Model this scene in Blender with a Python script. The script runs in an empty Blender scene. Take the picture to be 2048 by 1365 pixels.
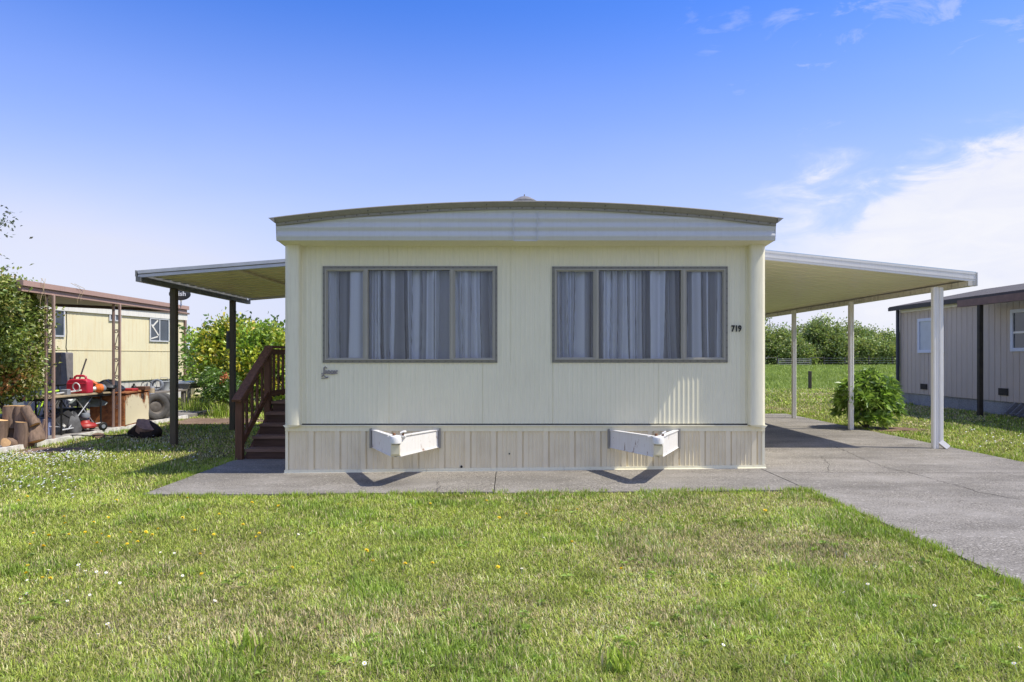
import bpy, bmesh, math, random
import numpy as np
from mathutils import Vector, Matrix, Quaternion

random.seed(7)
RNG = np.random.default_rng(11)
PI = math.pi
R = math.radians
scene = bpy.context.scene
COL = scene.collection

# ------------------------------------------------------------------ camera, sun, sky, exposure
CAM_H = 1.45
FPX = 1365.3                      # focal length in photo pixels (24 mm on 36 mm)
cam_d = bpy.data.cameras.new('camera')
cam = bpy.data.objects.new('camera', cam_d)
COL.objects.link(cam)
cam.location = (0, 0, CAM_H)
cam.rotation_euler = (R(90), 0, 0)
cam_d.lens = 24; cam_d.sensor_width = 36
cam_d.shift_x = 0.003; cam_d.shift_y = 0.0159
cam_d.clip_start = 0.05; cam_d.clip_end = 3000
scene.camera = cam

SUN_EL, SUN_AZ = R(57), R(10.0)    # azimuth: from +X turned towards the camera side
SDIR = Vector((math.cos(SUN_EL) * math.cos(SUN_AZ), -math.cos(SUN_EL) * math.sin(SUN_AZ), math.sin(SUN_EL)))
sun_d = bpy.data.lights.new('sun', 'SUN')
sun_d.energy = 4.8; sun_d.angle = R(0.5); sun_d.color = (1.0, 0.94, 0.82)
sun = bpy.data.objects.new('sun', sun_d)
COL.objects.link(sun)
sun.rotation_euler = SDIR.to_track_quat('Z', 'Y').to_euler()
sun.location = SDIR * 60

world = bpy.data.worlds.new('World')
scene.world = world
world.use_nodes = True
SKY_GAIN = (0.72, 1.27, 2.50)
def build_world():
    nt = world.node_tree; N = nt.nodes; L = nt.links
    N.clear()
    out = N.new('ShaderNodeOutputWorld'); bg = N.new('ShaderNodeBackground')
    sky = N.new('ShaderNodeTexSky'); sky.sky_type = 'NISHITA'; sky.sun_disc = False
    sky.sun_elevation = SUN_EL; sky.sun_rotation = R(90) + SUN_AZ
    sky.air_density = 1.0; sky.dust_density = 0.5; sky.ozone_density = 2.0; sky.altitude = 20
    bg.inputs['Strength'].default_value = 0.085
    tc = N.new('ShaderNodeTexCoord')
    sep = N.new('ShaderNodeSeparateXYZ'); L.new(tc.outputs['Generated'], sep.inputs[0])
    def m(op, a, b=None, c=None):
        n = N.new('ShaderNodeMath'); n.operation = op
        for i, v in enumerate((a, b, c)):
            if v is None: continue
            if isinstance(v, (int, float)): n.inputs[i].default_value = v
            else: L.new(v, n.inputs[i])
        return n.outputs[0]
    def sstep(v, a, b):
        n = N.new('ShaderNodeMapRange'); n.interpolation_type = 'SMOOTHSTEP'
        L.new(v, n.inputs[0]); n.inputs[1].default_value = a; n.inputs[2].default_value = b
        return n.outputs[0]
    # white balance of the clear sky
    hs = N.new('ShaderNodeVectorMath'); hs.operation = 'MULTIPLY'; hs.inputs[1].default_value = SKY_GAIN
    L.new(sky.outputs[0], hs.inputs[0])
    # thin milky air low in the sky
    low = m('MINIMUM', m('MAXIMUM', m('MULTIPLY_ADD', sep.outputs[2], -2.6, 1.20), 0.0), 1.0)
    mp = N.new('ShaderNodeMapping'); mp.inputs['Scale'].default_value = (1.6, 1.6, 4.2)
    mp.inputs['Rotation'].default_value = (0, R(16), 0)
    L.new(tc.outputs['Generated'], mp.inputs[0])
    n1 = N.new('ShaderNodeTexNoise'); n1.inputs['Scale'].default_value = 2.2; n1.inputs['Detail'].default_value = 9
    n1.inputs['Roughness'].default_value = 0.56; n1.inputs['Distortion'].default_value = 0.35
    L.new(mp.outputs[0], n1.inputs['Vector'])
    n2 = N.new('ShaderNodeTexNoise'); n2.inputs['Scale'].default_value = 7.0; n2.inputs['Detail'].default_value = 8
    n2.inputs['Roughness'].default_value = 0.62; n2.inputs['Distortion'].default_value = 0.9
    L.new(mp.outputs[0], n2.inputs['Vector'])
    # big bank of cloud to the right, thin wisps above it
    xz = m('SUBTRACT', m('MULTIPLY', sep.outputs[0], 0.62), m('MULTIPLY', sep.outputs[2], 1.45))
    bank = m('ADD', xz, m('MULTIPLY', m('SUBTRACT', n1.outputs[0], 0.5), 0.42))
    bank = m('ADD', bank, m('MULTIPLY', m('SUBTRACT', n2.outputs[0], 0.5), 0.22))
    bank = sstep(bank, -0.11, 0.03)
    right = sstep(sep.outputs[0], 0.16, 0.5)
    bank = m('MULTIPLY', bank, right)
    wisp = m('MULTIPLY', sstep(n2.outputs[0], 0.47, 0.72), m('MULTIPLY', sstep(sep.outputs[0], 0.05, 0.45), 0.42))
    low = m('POWER', low, 1.3)
    low = m('MINIMUM', m('ADD', low, m('MULTIPLY', m('MULTIPLY', sstep(sep.outputs[0], -0.15, -0.6), sstep(sep.outputs[2], 0.30, 0.05)), 0.38)), 1.0)
    veil = m('MULTIPLY', low, m('ADD', 0.84, m('MULTIPLY', n1.outputs[0], 0.22)))
    # unseen broken white cloud added behind the camera to whiten fill on the front
    back = m('MULTIPLY', sstep(sep.outputs[1], 0.05, -0.35), m('MULTIPLY', sstep(n1.outputs[0], 0.36, 0.62), 0.72))
    cov = m('MAXIMUM', m('MAXIMUM', m('MAXIMUM', m('MULTIPLY', bank, 0.95), wisp), veil), back)
    cov = m('MINIMUM', cov, 1.0)
    mix = N.new('ShaderNodeMix'); mix.data_type = 'RGBA'
    L.new(cov, mix.inputs['Factor']); L.new(hs.outputs[0], mix.inputs['A'])
    mix.inputs['B'].default_value = (7.4, 7.75, 9.6, 1)
    mixc = N.new('ShaderNodeMix'); mixc.data_type = 'RGBA'
    haze_l = m('MULTIPLY', m('MULTIPLY', sstep(sep.outputs[0], -0.20, -0.62), sstep(sep.outputs[2], 0.24, 0.04)), 0.55)
    L.new(m('MAXIMUM', haze_l, m('MULTIPLY', m('POWER', bank, 1.6), m('ADD', 0.35, m('MULTIPLY', n2.outputs[0], 1.0)))), mixc.inputs['Factor']); L.new(mix.outputs['Result'], mixc.inputs['A']); mixc.inputs['B'].default_value = (9.2, 9.3, 10.0, 1)
    L.new(mixc.outputs['Result'], bg.inputs['Color'])
    L.new(bg.outputs[0], out.inputs[0])
build_world()

scene.view_settings.view_transform = 'Standard'
scene.view_settings.look = 'None'
scene.view_settings.exposure = 0.22
scene.view_settings.gamma = 1.0
scene.render.engine = 'CYCLES'
scene.cycles.max_bounces = 8
scene.cycles.diffuse_bounces = 5
scene.cycles.transparent_max_bounces = 12

# ------------------------------------------------------------------ helpers
def gh(x):                                   # the lot falls a little towards the left
    t = (x + 2.84) / 6.09
    return -0.03 + 0.064 * np.clip(t, 0, 1)
def G(px, py, h=0.0):                        # where a spot of ground seen in the photo lies
    d = (CAM_H - h) / (py - 715.0)
    return Vector(((px - 1018.0) * d, FPX * d, h))
def at(px, py, Y):                           # a point at a known distance
    return Vector(((px - 1018.0) * Y / FPX, Y, CAM_H + (715.0 - py) * Y / FPX))

class MB:
    def __init__(s, xf=None): s.v = []; s.f = []; s.xf = xf
    def add(s, vs, fs):
        o = len(s.v)
        for p in vs:
            p = Vector(p)
            s.v.append(s.xf @ p if s.xf else p)
        s.f += [tuple(i + o for i in f) for f in fs]
    def box(s, x0, x1, y0, y1, z0, z1):
        s.add([(x0,y0,z0),(x1,y0,z0),(x1,y1,z0),(x0,y1,z0),(x0,y0,z1),(x1,y0,z1),(x1,y1,z1),(x0,y1,z1)],
              [(0,3,2,1),(4,5,6,7),(0,1,5,4),(1,2,6,5),(2,3,7,6),(3,0,4,7)])
        return s
    def cbox(s, x0, x1, y0, y1, z0, z1, c):      # box with chamfered vertical and top edges
        for (k, z) in ((0, 0),):
            ring = [(x0+c,y0),(x1-c,y0),(x1,y0+c),(x1,y1-c),(x1-c,y1),(x0+c,y1),(x0,y1-c),(x0,y0+c)]
            cx, cy = (x0+x1)/2, (y0+y1)/2
            fx = 1 - 2*c/(x1-x0); fy = 1 - 2*c/(y1-y0)
            top = [(cx+(a-cx)*fx, cy+(b-cy)*fy, z1) for a, b in ring]
            vs = [(a,b,z0) for a,b in ring] + [(a,b,z1-c) for a,b in ring] + top
            fs = [tuple(range(7,-1,-1)), tuple(range(16,24))]
            for i in range(8):
                j = (i+1) % 8
                fs += [(i,j,8+j,8+i),(8+i,8+j,16+j,16+i)]
            s.add(vs, fs)
        return s
    def bar(s, p, q, w, h, up=(0,0,1)):          # rectangular bar from p to q
        p, q = Vector(p), Vector(q); d = (q-p).normalized(); up = Vector(up)
        if abs(d.dot(up)) > .98: up = Vector((0,1,0))
        sd = d.cross(up).normalized(); u = sd.cross(d).normalized()
        a, b = sd*w/2, u*h/2
        s.add([p-a-b,p+a-b,p+a+b,p-a+b,q-a-b,q+a-b,q+a+b,q-a+b],
              [(0,1,2,3),(7,6,5,4),(0,4,5,1),(1,5,6,2),(2,6,7,3),(3,7,4,0)])
        return s
    def tube(s, pts, r, n=8, cap=True):
        pts = [Vector(p) for p in pts]; k = len(pts)
        rs = r if isinstance(r, (list, tuple)) else [r]*k
        vs = []; prev = None
        for i, p in enumerate(pts):
            d = (pts[min(i+1,k-1)] - pts[max(i-1,0)]).normalized()
            if prev is None:
                a = d.orthogonal().normalized()
            else:
                a = (prev - d*prev.dot(d)); a = a.normalized() if a.length > 1e-6 else d.orthogonal().normalized()
            prev = a; b = d.cross(a)
            for j in range(n):
                t = 2*PI*j/n
                vs.append(p + a*(rs[i]*math.cos(t)) + b*(rs[i]*math.sin(t)))
        fs = []
        for i in range(k-1):
            for j in range(n):
                j2 = (j+1) % n
                fs.append((i*n+j, i*n+j2, (i+1)*n+j2, (i+1)*n+j))
        if cap: fs += [tuple(range(n-1,-1,-1)), tuple((k-1)*n+j for j in range(n))]
        s.add(vs, fs); return s
    def ring(s, c, ax, R0, r, n=28, k=8, flat=1.0):   # torus
        c, ax = Vector(c), Vector(ax).normalized(); a = ax.orthogonal().normalized(); b = ax.cross(a)
        vs = []; fs = []
        for i in range(n):
            t = 2*PI*i/n; rd = a*math.cos(t)+b*math.sin(t)
            for j in range(k):
                u = 2*PI*j/k
                vs.append(c + rd*(R0 + r*math.cos(u)) + ax*(r*flat*math.sin(u)))
        for i in range(n):
            for j in range(k):
                fs.append((i*k+j, ((i+1)%n)*k+j, ((i+1)%n)*k+(j+1)%k, i*k+(j+1)%k))
        s.add(vs, fs); return s
    def lathe(s, prof, c=(0,0,0), ax=(0,0,1), n=24):
        c, ax = Vector(c), Vector(ax).normalized(); a = ax.orthogonal().normalized(); b = ax.cross(a)
        vs = []; fs = []; k = len(prof)
        for i in range(n):
            t = 2*PI*i/n; rd = a*math.cos(t)+b*math.sin(t)
            for (r, z) in prof: vs.append(c + rd*r + ax*z)
        for i in range(n):
            for j in range(k-1):
                fs.append((i*k+j, ((i+1)%n)*k+j, ((i+1)%n)*k+j+1, i*k+j+1))
        if prof[0][0] > 1e-5: fs.append(tuple(i*k for i in range(n-1,-1,-1)))
        if prof[-1][0] > 1e-5: fs.append(tuple(i*k+k-1 for i in range(n)))
        s.add(vs, fs); return s
    def prism(s, poly, o, u, v, w):              # polygon in the u,v plane pushed along w
        o, u, v, w = map(Vector, (o,u,v,w)); n = len(poly)
        vs = [o+u*a+v*b for a,b in poly] + [o+u*a+v*b+w for a,b in poly]
        fs = [tuple(range(n-1,-1,-1)), tuple(range(n,2*n))]
        for i in range(n): fs.append((i,(i+1)%n,n+(i+1)%n,n+i))
        s.add(vs, fs); return s
    def sheet(s, rows):                          # rows of points joined as quads
        k = len(rows[0]); vs = [p for r in rows for p in r]; fs = []
        for i in range(len(rows)-1):
            for j in range(k-1):
                fs.append((i*k+j, i*k+j+1, (i+1)*k+j+1, (i+1)*k+j))
        s.add(vs, fs); return s
    def build(s, name, mat, parent=None, smooth=True, angle=38, loc=None):
        off = Vector((0,0,0))
        if parent is not None:
            off = Vector(wloc(parent))
        elif loc is not None: off = Vector(loc)
        me = bpy.data.meshes.new(name)
        me.from_pydata([tuple(p-off) for p in s.v], [], s.f)
        bm = bmesh.new(); bm.from_mesh(me)
        bmesh.ops.recalc_face_normals(bm, faces=bm.faces); bm.to_mesh(me); bm.free()
        if smooth:
            me.shade_smooth(); me.set_sharp_from_angle(angle=R(angle))
        me.materials.append(mat)
        o = bpy.data.objects.new(name, me); COL.objects.link(o)
        if parent is not None: o.parent = parent
        elif loc is not None: o.location = loc
        return o
def wloc(o):
    p = Vector(o.location)
    while o.parent: o = o.parent; p += Vector(o.location)
    return p
def tag(o, label, cat, group=None, kind=None):
    if label: o['label'] = label
    if cat: o['category'] = cat
    if group: o['group'] = group
    if kind: o['kind'] = kind
    return o
def thing(name, loc, label, cat, group=None):
    o = bpy.data.objects.new(name, None); COL.objects.link(o); o.location = loc
    o.empty_display_size = 0.1
    return tag(o, label, cat, group)
def struct(o): o['kind'] = 'structure'; return o
def copy_thing(o, loc, label=None):
    c = o.copy(); COL.objects.link(c); c.location = loc
    if label: c['label'] = label
    for ch in [k for k in COL.objects if k.parent == o]:
        d = ch.copy(); COL.objects.link(d); d.parent = c
        for g in [k for k in COL.objects if k.parent == ch]:
            e = g.copy(); COL.objects.link(e); e.parent = d
    return c
def studs(name, P, r, parent):
    src = MB().tube([(0,.004,0),(0,-.005,0)], r, 6).build(name, M['screw'], None); off = wloc(parent)
    for k, p in enumerate(P):
        o = src if k == 0 else src.copy()
        if k: COL.objects.link(o)
        o.parent = parent; o.location = Vector(p)-off
def text_mb(txt, size, ext, xf, sx=1.0, bold=0.0):
    cu = bpy.data.curves.new('text', 'FONT'); cu.body = txt; cu.size = size; cu.extrude = ext
    cu.offset = bold; cu.align_x = 'CENTER'; cu.align_y = 'CENTER'; cu.resolution_u = 3
    o = bpy.data.objects.new('text', cu); COL.objects.link(o)
    dg = bpy.context.evaluated_depsgraph_get()
    me = bpy.data.meshes.new_from_object(o.evaluated_get(dg))
    mb = MB(xf @ Matrix.Diagonal((sx,1,1,1)))
    mb.add([v.co for v in me.vertices], [tuple(p.vertices) for p in me.polygons])
    bpy.data.objects.remove(o); bpy.data.curves.remove(cu); bpy.data.meshes.remove(me)
    return mb

def lin(r, g, b):
    f = lambda c: (c/255/12.92) if c/255 <= 0.04045 else ((c/255+0.055)/1.055)**2.4
    return (f(r), f(g), f(b))
class NT:
    def __init__(s, name):
        s.m = bpy.data.materials.new(name); s.m.use_nodes = True
        s.t = s.m.node_tree; s.N = s.t.nodes; s.L = s.t.links
        s.b = s.N['Principled BSDF']; s.out = s.N['Material Output']
    def n(s, typ, **kw):
        o = s.N.new(typ)
        for k, v in kw.items(): setattr(o, k, v)
        return o
    def noise(s, scale, detail=5, rough=.55, stretch=(1,1,1), coord='Object', dist=0):
        tc = s.n('ShaderNodeTexCoord'); mp = s.n('ShaderNodeMapping'); mp.inputs['Scale'].default_value = stretch
        s.L.new(tc.outputs[coord], mp.inputs[0])
        t = s.n('ShaderNodeTexNoise'); t.inputs['Scale'].default_value = scale
        t.inputs['Detail'].default_value = detail; t.inputs['Roughness'].default_value = rough
        t.inputs['Distortion'].default_value = dist
        s.L.new(mp.outputs[0], t.inputs['Vector']); return t.outputs[0]
    def ramp(s, v, stops):
        r = s.n('ShaderNodeValToRGB'); e = r.color_ramp.elements
        while len(e) < len(stops): e.new(0.5)
        for i, (p, c) in enumerate(stops):
            e[i].position = p; e[i].color = (*c, 1) if len(c) == 3 else c
        s.L.new(v, r.inputs[0]); return r.outputs[0]
    def mix(s, f, a, b, mode='MIX'):
        x = s.n('ShaderNodeMix', data_type='RGBA', blend_type=mode)
        for k, v in (('Factor', f), ('A', a), ('B', b)):
            sock = x.inputs[k] if k == 'Factor' else [i for i in x.inputs if i.name == k and i.type == 'RGBA'][0]
            if isinstance(v, (int, float)): sock.default_value = v
            elif isinstance(v, tuple): sock.default_value = (*v, 1) if len(v) == 3 else v
            else: s.L.new(v, sock)
        return [o for o in x.outputs if o.type == 'RGBA'][0]
    def bump(s, h, strength, dist=.01):
        b = s.n('ShaderNodeBump'); b.inputs['Strength'].default_value = strength; b.inputs['Distance'].default_value = dist
        s.L.new(h, b.inputs['Height']); s.L.new(b.outputs[0], s.b.inputs['Normal'])
    def col(s, c):
        if isinstance(c, tuple): s.b.inputs['Base Color'].default_value = (*c, 1)
        else: s.L.new(c, s.b.inputs['Base Color'])
    def set(s, **kw):
        for k, v in kw.items(): s.b.inputs[k.replace('_', ' ')].default_value = v
def plain(name, c, rough=.6, var=.12, scale=6, metal=0, bump=0, spec=.4, stretch=(1,1,1)):
    t = NT(name); n = t.noise(scale, stretch=stretch)
    a = tuple(x*(1-var) for x in c); b = tuple(min(1, x*(1+var)) for x in c)
    t.col(t.ramp(n, [(.3, a), (.7, b)])); t.set(Roughness=rough, Metallic=metal, Specular_IOR_Level=spec)
    if bump: t.bump(n, bump)
    return t.m
def weathered(name, c, dirt, amount=.5, rough=.55, scale=1.2, streak=(9,9,.7), spec=.35, metal=0, spots=None):
    t = NT(name)
    n1 = t.noise(scale, 6, .6); n2 = t.noise(3.0, 6, .65, streak)
    a = t.ramp(n1, [(.3, tuple(x*.93 for x in c)), (.7, c)])
    f = t.ramp(n2, [(.50, (0,0,0)), (.80, (amount,)*3)])
    x = t.mix(f, a, dirt)
    if spots:
        n3 = t.noise(9, 4, .7, (1,1,.45)); g = t.ramp(n3, [(spots[1], (0,0,0)), (spots[1]+.06, (.85,)*3)])
        x = t.mix(g, x, spots[0])
    t.col(x); t.set(Roughness=rough, Specular_IOR_Level=spec, Metallic=metal)
    t.bump(t.noise(2.6, 3, .5, (1,1,.7)), .22, .02)
    return t.m

M = {}
M['siding'] = weathered('home_siding_paint', (.84,.80,.60), (.60,.56,.40), .34, .42, spec=.4)
M['siding_plain'] = weathered('home_trim_paint', (.83,.79,.60), (.50,.45,.30), .4, .45, spec=.4)
M['skirt'] = weathered('skirting_paint', (.80,.715,.515), (.54,.45,.30), .42, .5, streak=(1.6,1.6,.7), spots=((.16,.11,.07), .74))
M['fascia'] = weathered('fascia_metal', (.62,.63,.62), (.46,.45,.40), .35, .36, spec=.6)
M['rooftrim'] = weathered('roof_edge_metal', (.30,.285,.25), (.17,.155,.125), .6, .5)
M['roof'] = plain('roof_metal', (.55,.56,.56), .45, .15, 2)
M['winframe'] = weathered('window_aluminium', (.235,.225,.185), (.14,.13,.10), .5, .42, spec=.6)
M['sash'] = weathered('sash_aluminium', (.40,.38,.315), (.25,.23,.18), .5, .4, spec=.6)
M['screw'] = plain('screw_heads', (.10,.09,.08), .6)
M['black'] = plain('black_paint', (.012,.012,.012), .5, .2)
M['ledge_shade'] = plain('ledge_shadow_tone', (.10,.09,.075), .9)
M['badge'] = plain('badge_metal', (.27,.25,.24), .5, .25, 60)
M['white_room'] = plain('room_paint', (.70,.70,.70), .8, .05)
M['dark'] = plain('interior_dark', (.10,.10,.10), .8)
M['hitch'] = weathered('hitch_white_paint', (.80,.78,.75), (.50,.38,.28), .30, .42, spots=((.22,.10,.05), .605))
M['whitemetal'] = weathered('carport_white_metal', (.86,.84,.79), (.52,.47,.37), .28, .4)
M['carportunder'] = weathered('carport_pan_metal', (.92,.86,.70), (.82,.76,.60), .35, .30, streak=(1,9,9), spec=.7)
M['gutter'] = weathered('carport_gutter', (.70,.66,.57), (.10,.07,.04), .75, .5, streak=(7,7,1.2))
M['patiounder'] = weathered('patio_pan_metal', (.90,.80,.54), (.66,.56,.36), .5, .38)
M['alu'] = plain('aluminium_trim', (.62,.63,.64), .35, .08, 5, metal=.25, spec=.6)

def wood(name, c, dark, rough=.7, axis=2, grime=None):
    t = NT(name); st = [14,14,14]; st[axis] = .9
    n = t.noise(2.2, 7, .7, tuple(st)); n2 = t.noise(1.3, 5, .6)
    x = t.ramp(n, [(.30, dark), (.72, c)])
    if grime: x = t.mix(t.ramp(n2, [(.42, (0,0,0)), (.68, (.8,)*3)]), x, grime)
    t.col(x); t.set(Roughness=rough, Specular_IOR_Level=.25); t.bump(n, .25, .006)
    return t.m
M['stair'] = wood('stair_stain', (.19,.092,.052), (.075,.038,.022))
M['stair_y'] = wood('stair_stain_long', (.23,.112,.064), (.085,.042,.025), axis=1)
M['stair_x'] = wood('stair_tread', (.20,.110,.072), (.085,.050,.034), axis=0)
M['tread'] = wood('lit_tread', (.30,.185,.13), (.14,.085,.06), axis=0)  # painted paler than the risers to stand for light on the step tops
M['riser'] = wood('shaded_riser', (.13,.072,.048), (.055,.032,.022), axis=0)  # painted darker for the shade on the step fronts
M['postwood'] = wood('patio_post_wood', (.145,.110,.072), (.06,.047,.030), grime=(.085,.090,.05))
M['greywood'] = wood('weathered_wood', (.30,.27,.23), (.15,.13,.11), axis=1)
M['fencewood'] = wood('fence_post_wood', (.10,.085,.065), (.04,.035,.028))
M['bark'] = wood('log_bark', (.29,.20,.145), (.11,.075,.055), .85)
M['barkdark'] = wood('stump_bark', (.050,.034,.026), (.016,.012,.010), .9)
M['cut'] = plain('sawn_wood', (.72,.44,.20), .75, .25, 14)
M['cutold'] = plain('old_sawn_wood', (.33,.205,.15), .8, .35, 9)
M['trunk'] = wood('tree_bark', (.14,.115,.09), (.05,.042,.035), .9)

def concrete(name, base, dark, patch):
    t = NT(name)
    fine = t.noise(62, 3, .75); mid = t.noise(1.3, 7, .66, (1,1.8,1)); big = t.noise(.45, 5, .6, (1,2.6,1)); st = t.noise(30, 4, .7); g2 = t.noise(21, 4, .7)
    x = t.ramp(fine, [(.36, dark), (.50, base), (.66, tuple(min(1,c*1.7) for c in base))])
    x = t.mix(t.ramp(mid, [(.42, (0,0,0)), (.66, (.60,)*3)]), x, patch)
    x = t.mix(t.ramp(big, [(.46, (0,0,0)), (.68, (.68,)*3)]), x, tuple(c*.55 for c in base))
    x = t.mix(t.ramp(g2, [(.28, (.6,)*3), (.42, (0,0,0))]), x, dark)
    x = t.mix(t.ramp(st, [(.60, (0,0,0)), (.67, (.75,)*3)]), x, (.52,.48,.43))
    t.col(x); t.set(Roughness=.88, Specular_IOR_Level=.2); t.bump(fine, .7, .008)
    return t.m
M['conc'] = concrete('driveway_concrete', (.215,.196,.166), (.082,.074,.062), (.33,.305,.268))
M['pad'] = concrete('pad_concrete', (.26,.24,.215), (.12,.11,.10), (.40,.38,.35))
M['joint'] = plain('joint_dirt', (.05,.042,.034), .95)
M['curb'] = plain('pad_edge_white', (.62,.60,.55), .85, .3, 9)

def ground_mat(name, a, b, c):
    t = NT(name); n = t.noise(.55, 7, .6); n2 = t.noise(26, 6, .7); n3 = t.noise(3.1, 6, .65)
    x = t.ramp(n, [(.34, a), (.56, b), (.74, c)])
    x = t.mix(t.ramp(n3, [(.4,(0,0,0)),(.7,(.6,)*3)]), x, c)
    x = t.mix(t.ramp(n2, [(.35, (.55,)*3), (.62, (0,0,0))]), x, tuple(k*.35 for k in a))
    t.col(x); t.set(Roughness=.95, Specular_IOR_Level=.1); t.bump(n2, .6, .02)
    return t.m
M['lawnbase'] = ground_mat('lawn_soil', (.085,.110,.034), (.115,.130,.045), (.190,.160,.078))
M['field'] = ground_mat('field_ground', (.13,.20,.04), (.16,.23,.05), (.21,.22,.075))
M['soil'] = ground_mat('bare_soil', (.17,.11,.075), (.24,.16,.11), (.33,.25,.18))

def leafmat(name, rough=.5, trans=.38, gloss=.06):
    t = NT(name); a = t.n('ShaderNodeAttribute'); a.attribute_name = 'tint'
    d = t.n('ShaderNodeBsdfDiffuse'); tr = t.n('ShaderNodeBsdfTranslucent'); g = t.n('ShaderNodeBsdfGlossy')
    g.inputs['Roughness'].default_value = rough
    t.L.new(a.outputs['Color'], d.inputs['Color'])
    x = t.mix(.35, a.outputs['Color'], (.9,1.0,.25), 'MULTIPLY'); 
    t.L.new(a.outputs['Color'], tr.inputs['Color'])
    m1 = t.n('ShaderNodeMixShader'); m1.inputs[0].default_value = trans
    t.L.new(d.outputs[0], m1.inputs[1]); t.L.new(tr.outputs[0], m1.inputs[2])
    m2 = t.n('ShaderNodeMixShader'); m2.inputs[0].default_value = gloss
    t.L.new(m1.outputs[0], m2.inputs[1]); t.L.new(g.outputs[0], m2.inputs[2])
    t.L.new(m2.outputs[0], t.out.inputs[0])
    return t.m
M['grass'] = leafmat('grass_blades', .55, .35, .035)
M['leaf'] = leafmat('foliage_leaves', .42, .40, .06)
M['petal'] = plain('daisy_petals', (.80,.79,.78), .7, .04)
M['petaly'] = plain('dandelion_petals', (.88,.66,.03), .7, .1)

def glass():
    t = NT('window_glass'); t.N.remove(t.b)
    tr = t.n('ShaderNodeBsdfTransparent'); tr.inputs[0].default_value = (.985,.99,.995,1)
    g = t.n('ShaderNodeBsdfGlossy'); g.inputs['Roughness'].default_value = .02
    fr = t.n('ShaderNodeFresnel'); fr.inputs['IOR'].default_value = 1.46
    m = t.n('ShaderNodeMixShader'); t.L.new(fr.outputs[0], m.inputs[0])
    t.L.new(tr.outputs[0], m.inputs[1]); t.L.new(g.outputs[0], m.inputs[2]); t.L.new(m.outputs[0], t.out.inputs[0])
    return t.m
M['glass'] = glass()
def curtain_mat():
    t = NT('sheer_curtain'); a = t.n('ShaderNodeAttribute'); a.attribute_name = 'tint'
    d = t.n('ShaderNodeBsdfDiffuse'); tr = t.n('ShaderNodeBsdfTranslucent')
    t.L.new(a.outputs['Color'], d.inputs[0]); t.L.new(a.outputs['Color'], tr.inputs[0])
    m = t.n('ShaderNodeMixShader'); m.inputs[0].default_value = .12
    t.L.new(d.outputs[0], m.inputs[1]); t.L.new(tr.outputs[0], m.inputs[2]); t.L.new(m.outputs[0], t.out.inputs[0])
    return t.m
M['curtain'] = curtain_mat()

# ------------------------------------------------------------------ house in the middle
HX0, HX1, HY = -2.84, 3.25, 8.67
HBACK = HY + 17.5
ZB, ZT = 0.608, 2.885            # siding bottom and top
def ribbed(mb, xa, xb, za, zb, y, pitch=.0605, dep=.0045, off=0.0, axis='x', pos=None, nz=1, seams=()):
    """vertical-rib sheet metal between xa and xb facing -y (or along Y at x=pos)"""
    xs = []
    k = math.floor((xa-off)/pitch)
    prof = [(0,0),(.30,0),(.42,1),(.62,1),(.74,0)]
    pts = []
    while k*pitch + off < xb:
        for (t, d) in prof:
            x = off + (k+t)*pitch
            if xa < x < xb: pts.append((x, d*dep))
        k += 1
    for s_ in seams:
        if xa+.02 < s_ < xb-.02:
            pts = [p for p in pts if abs(p[0]-s_) > .006]
            pts += [(s_-.004, 0), (s_-.002, -.005), (s_+.002, -.005), (s_+.004, .002)]
    pts.sort()
    def d0(x):
        t = ((x-off)/pitch) % 1.0
        for (a, da), (b, db) in zip(prof, prof[1:]+[(1,0)]):
            if a <= t <= b: return (da + (db-da)*(t-a)/(b-a))*dep
        return 0
    pts = [(xa, d0(xa))] + pts + [(xb, d0(xb))]
    rows = []
    for i in range(nz+1):
        z = za + (zb-za)*i/nz
        if axis == 'x': rows.append([(x, y-d, z) for x, d in pts])
        else: rows.append([(pos+(d if y > 0 else -d), x, z) for x, d in pts])
    mb.sheet(rows)
home = thing('mobile_home', (0.2, HY, 0), 'cream double-wide mobile home with curved roof and two broad front windows, in the middle', 'mobile home')
WINS = [dict(x0=-2.362, x1=-.146, z0=1.38, z1=2.606, mx=(-1.81,-.724)),
        dict(x0=.546, x1=2.775, z0=1.385, z1=2.602, mx=(1.111,2.21))]
CX0, CX1 = -2.63, 3.03
mb = MB(); seams = (-1.52,-.336,.555,1.90)
ribbed(mb, CX0, CX1, ZB, 1.382, HY, seams=seams)
ribbed(mb, CX0, CX1, 2.604, ZT, HY, seams=(-1.52,.02,1.90))
for a, b in ((CX0,-2.36),(-.148,.548),(2.773,CX1)): ribbed(mb, a, b, 1.382, 2.604, HY, seams=(.02,))
mb.build('front_wall', M['siding'], home, angle=20)
for nm, x, sg in (('left', HX0, -1), ('right', HX1, 1)):
    mb = MB(); ribbed(mb, HY+.12, HBACK, .50, 3.03, sg, axis='y', pos=x-.006*sg, pitch=.10)
    mb.box(x-(.05 if sg > 0 else 0)-.02*sg, x+(.05 if sg < 0 else 0)-.02*sg, HY+.1, HBACK-.02, ZB, 3.02)
    mb.build('side_wall', M['siding'], home, angle=20)
mb = MB(); mb.box(HX0+.02, HX1-.02, HBACK-.04, HBACK, .05, 3.02); mb.build('rear_wall', M['siding'], home)
mb = MB(); mb.box(HX0+.05, HX1-.05, HY+.02, HBACK-.05, .50, .60); mb.build('floor_deck', M['white_room'], home)
mb = MB(); mb.box(HX0+.05, HX1-.05, HY+2.2, HY+2.25, .60, 3.0); mb.build('inner_wall', M['white_room'], home)
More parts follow.
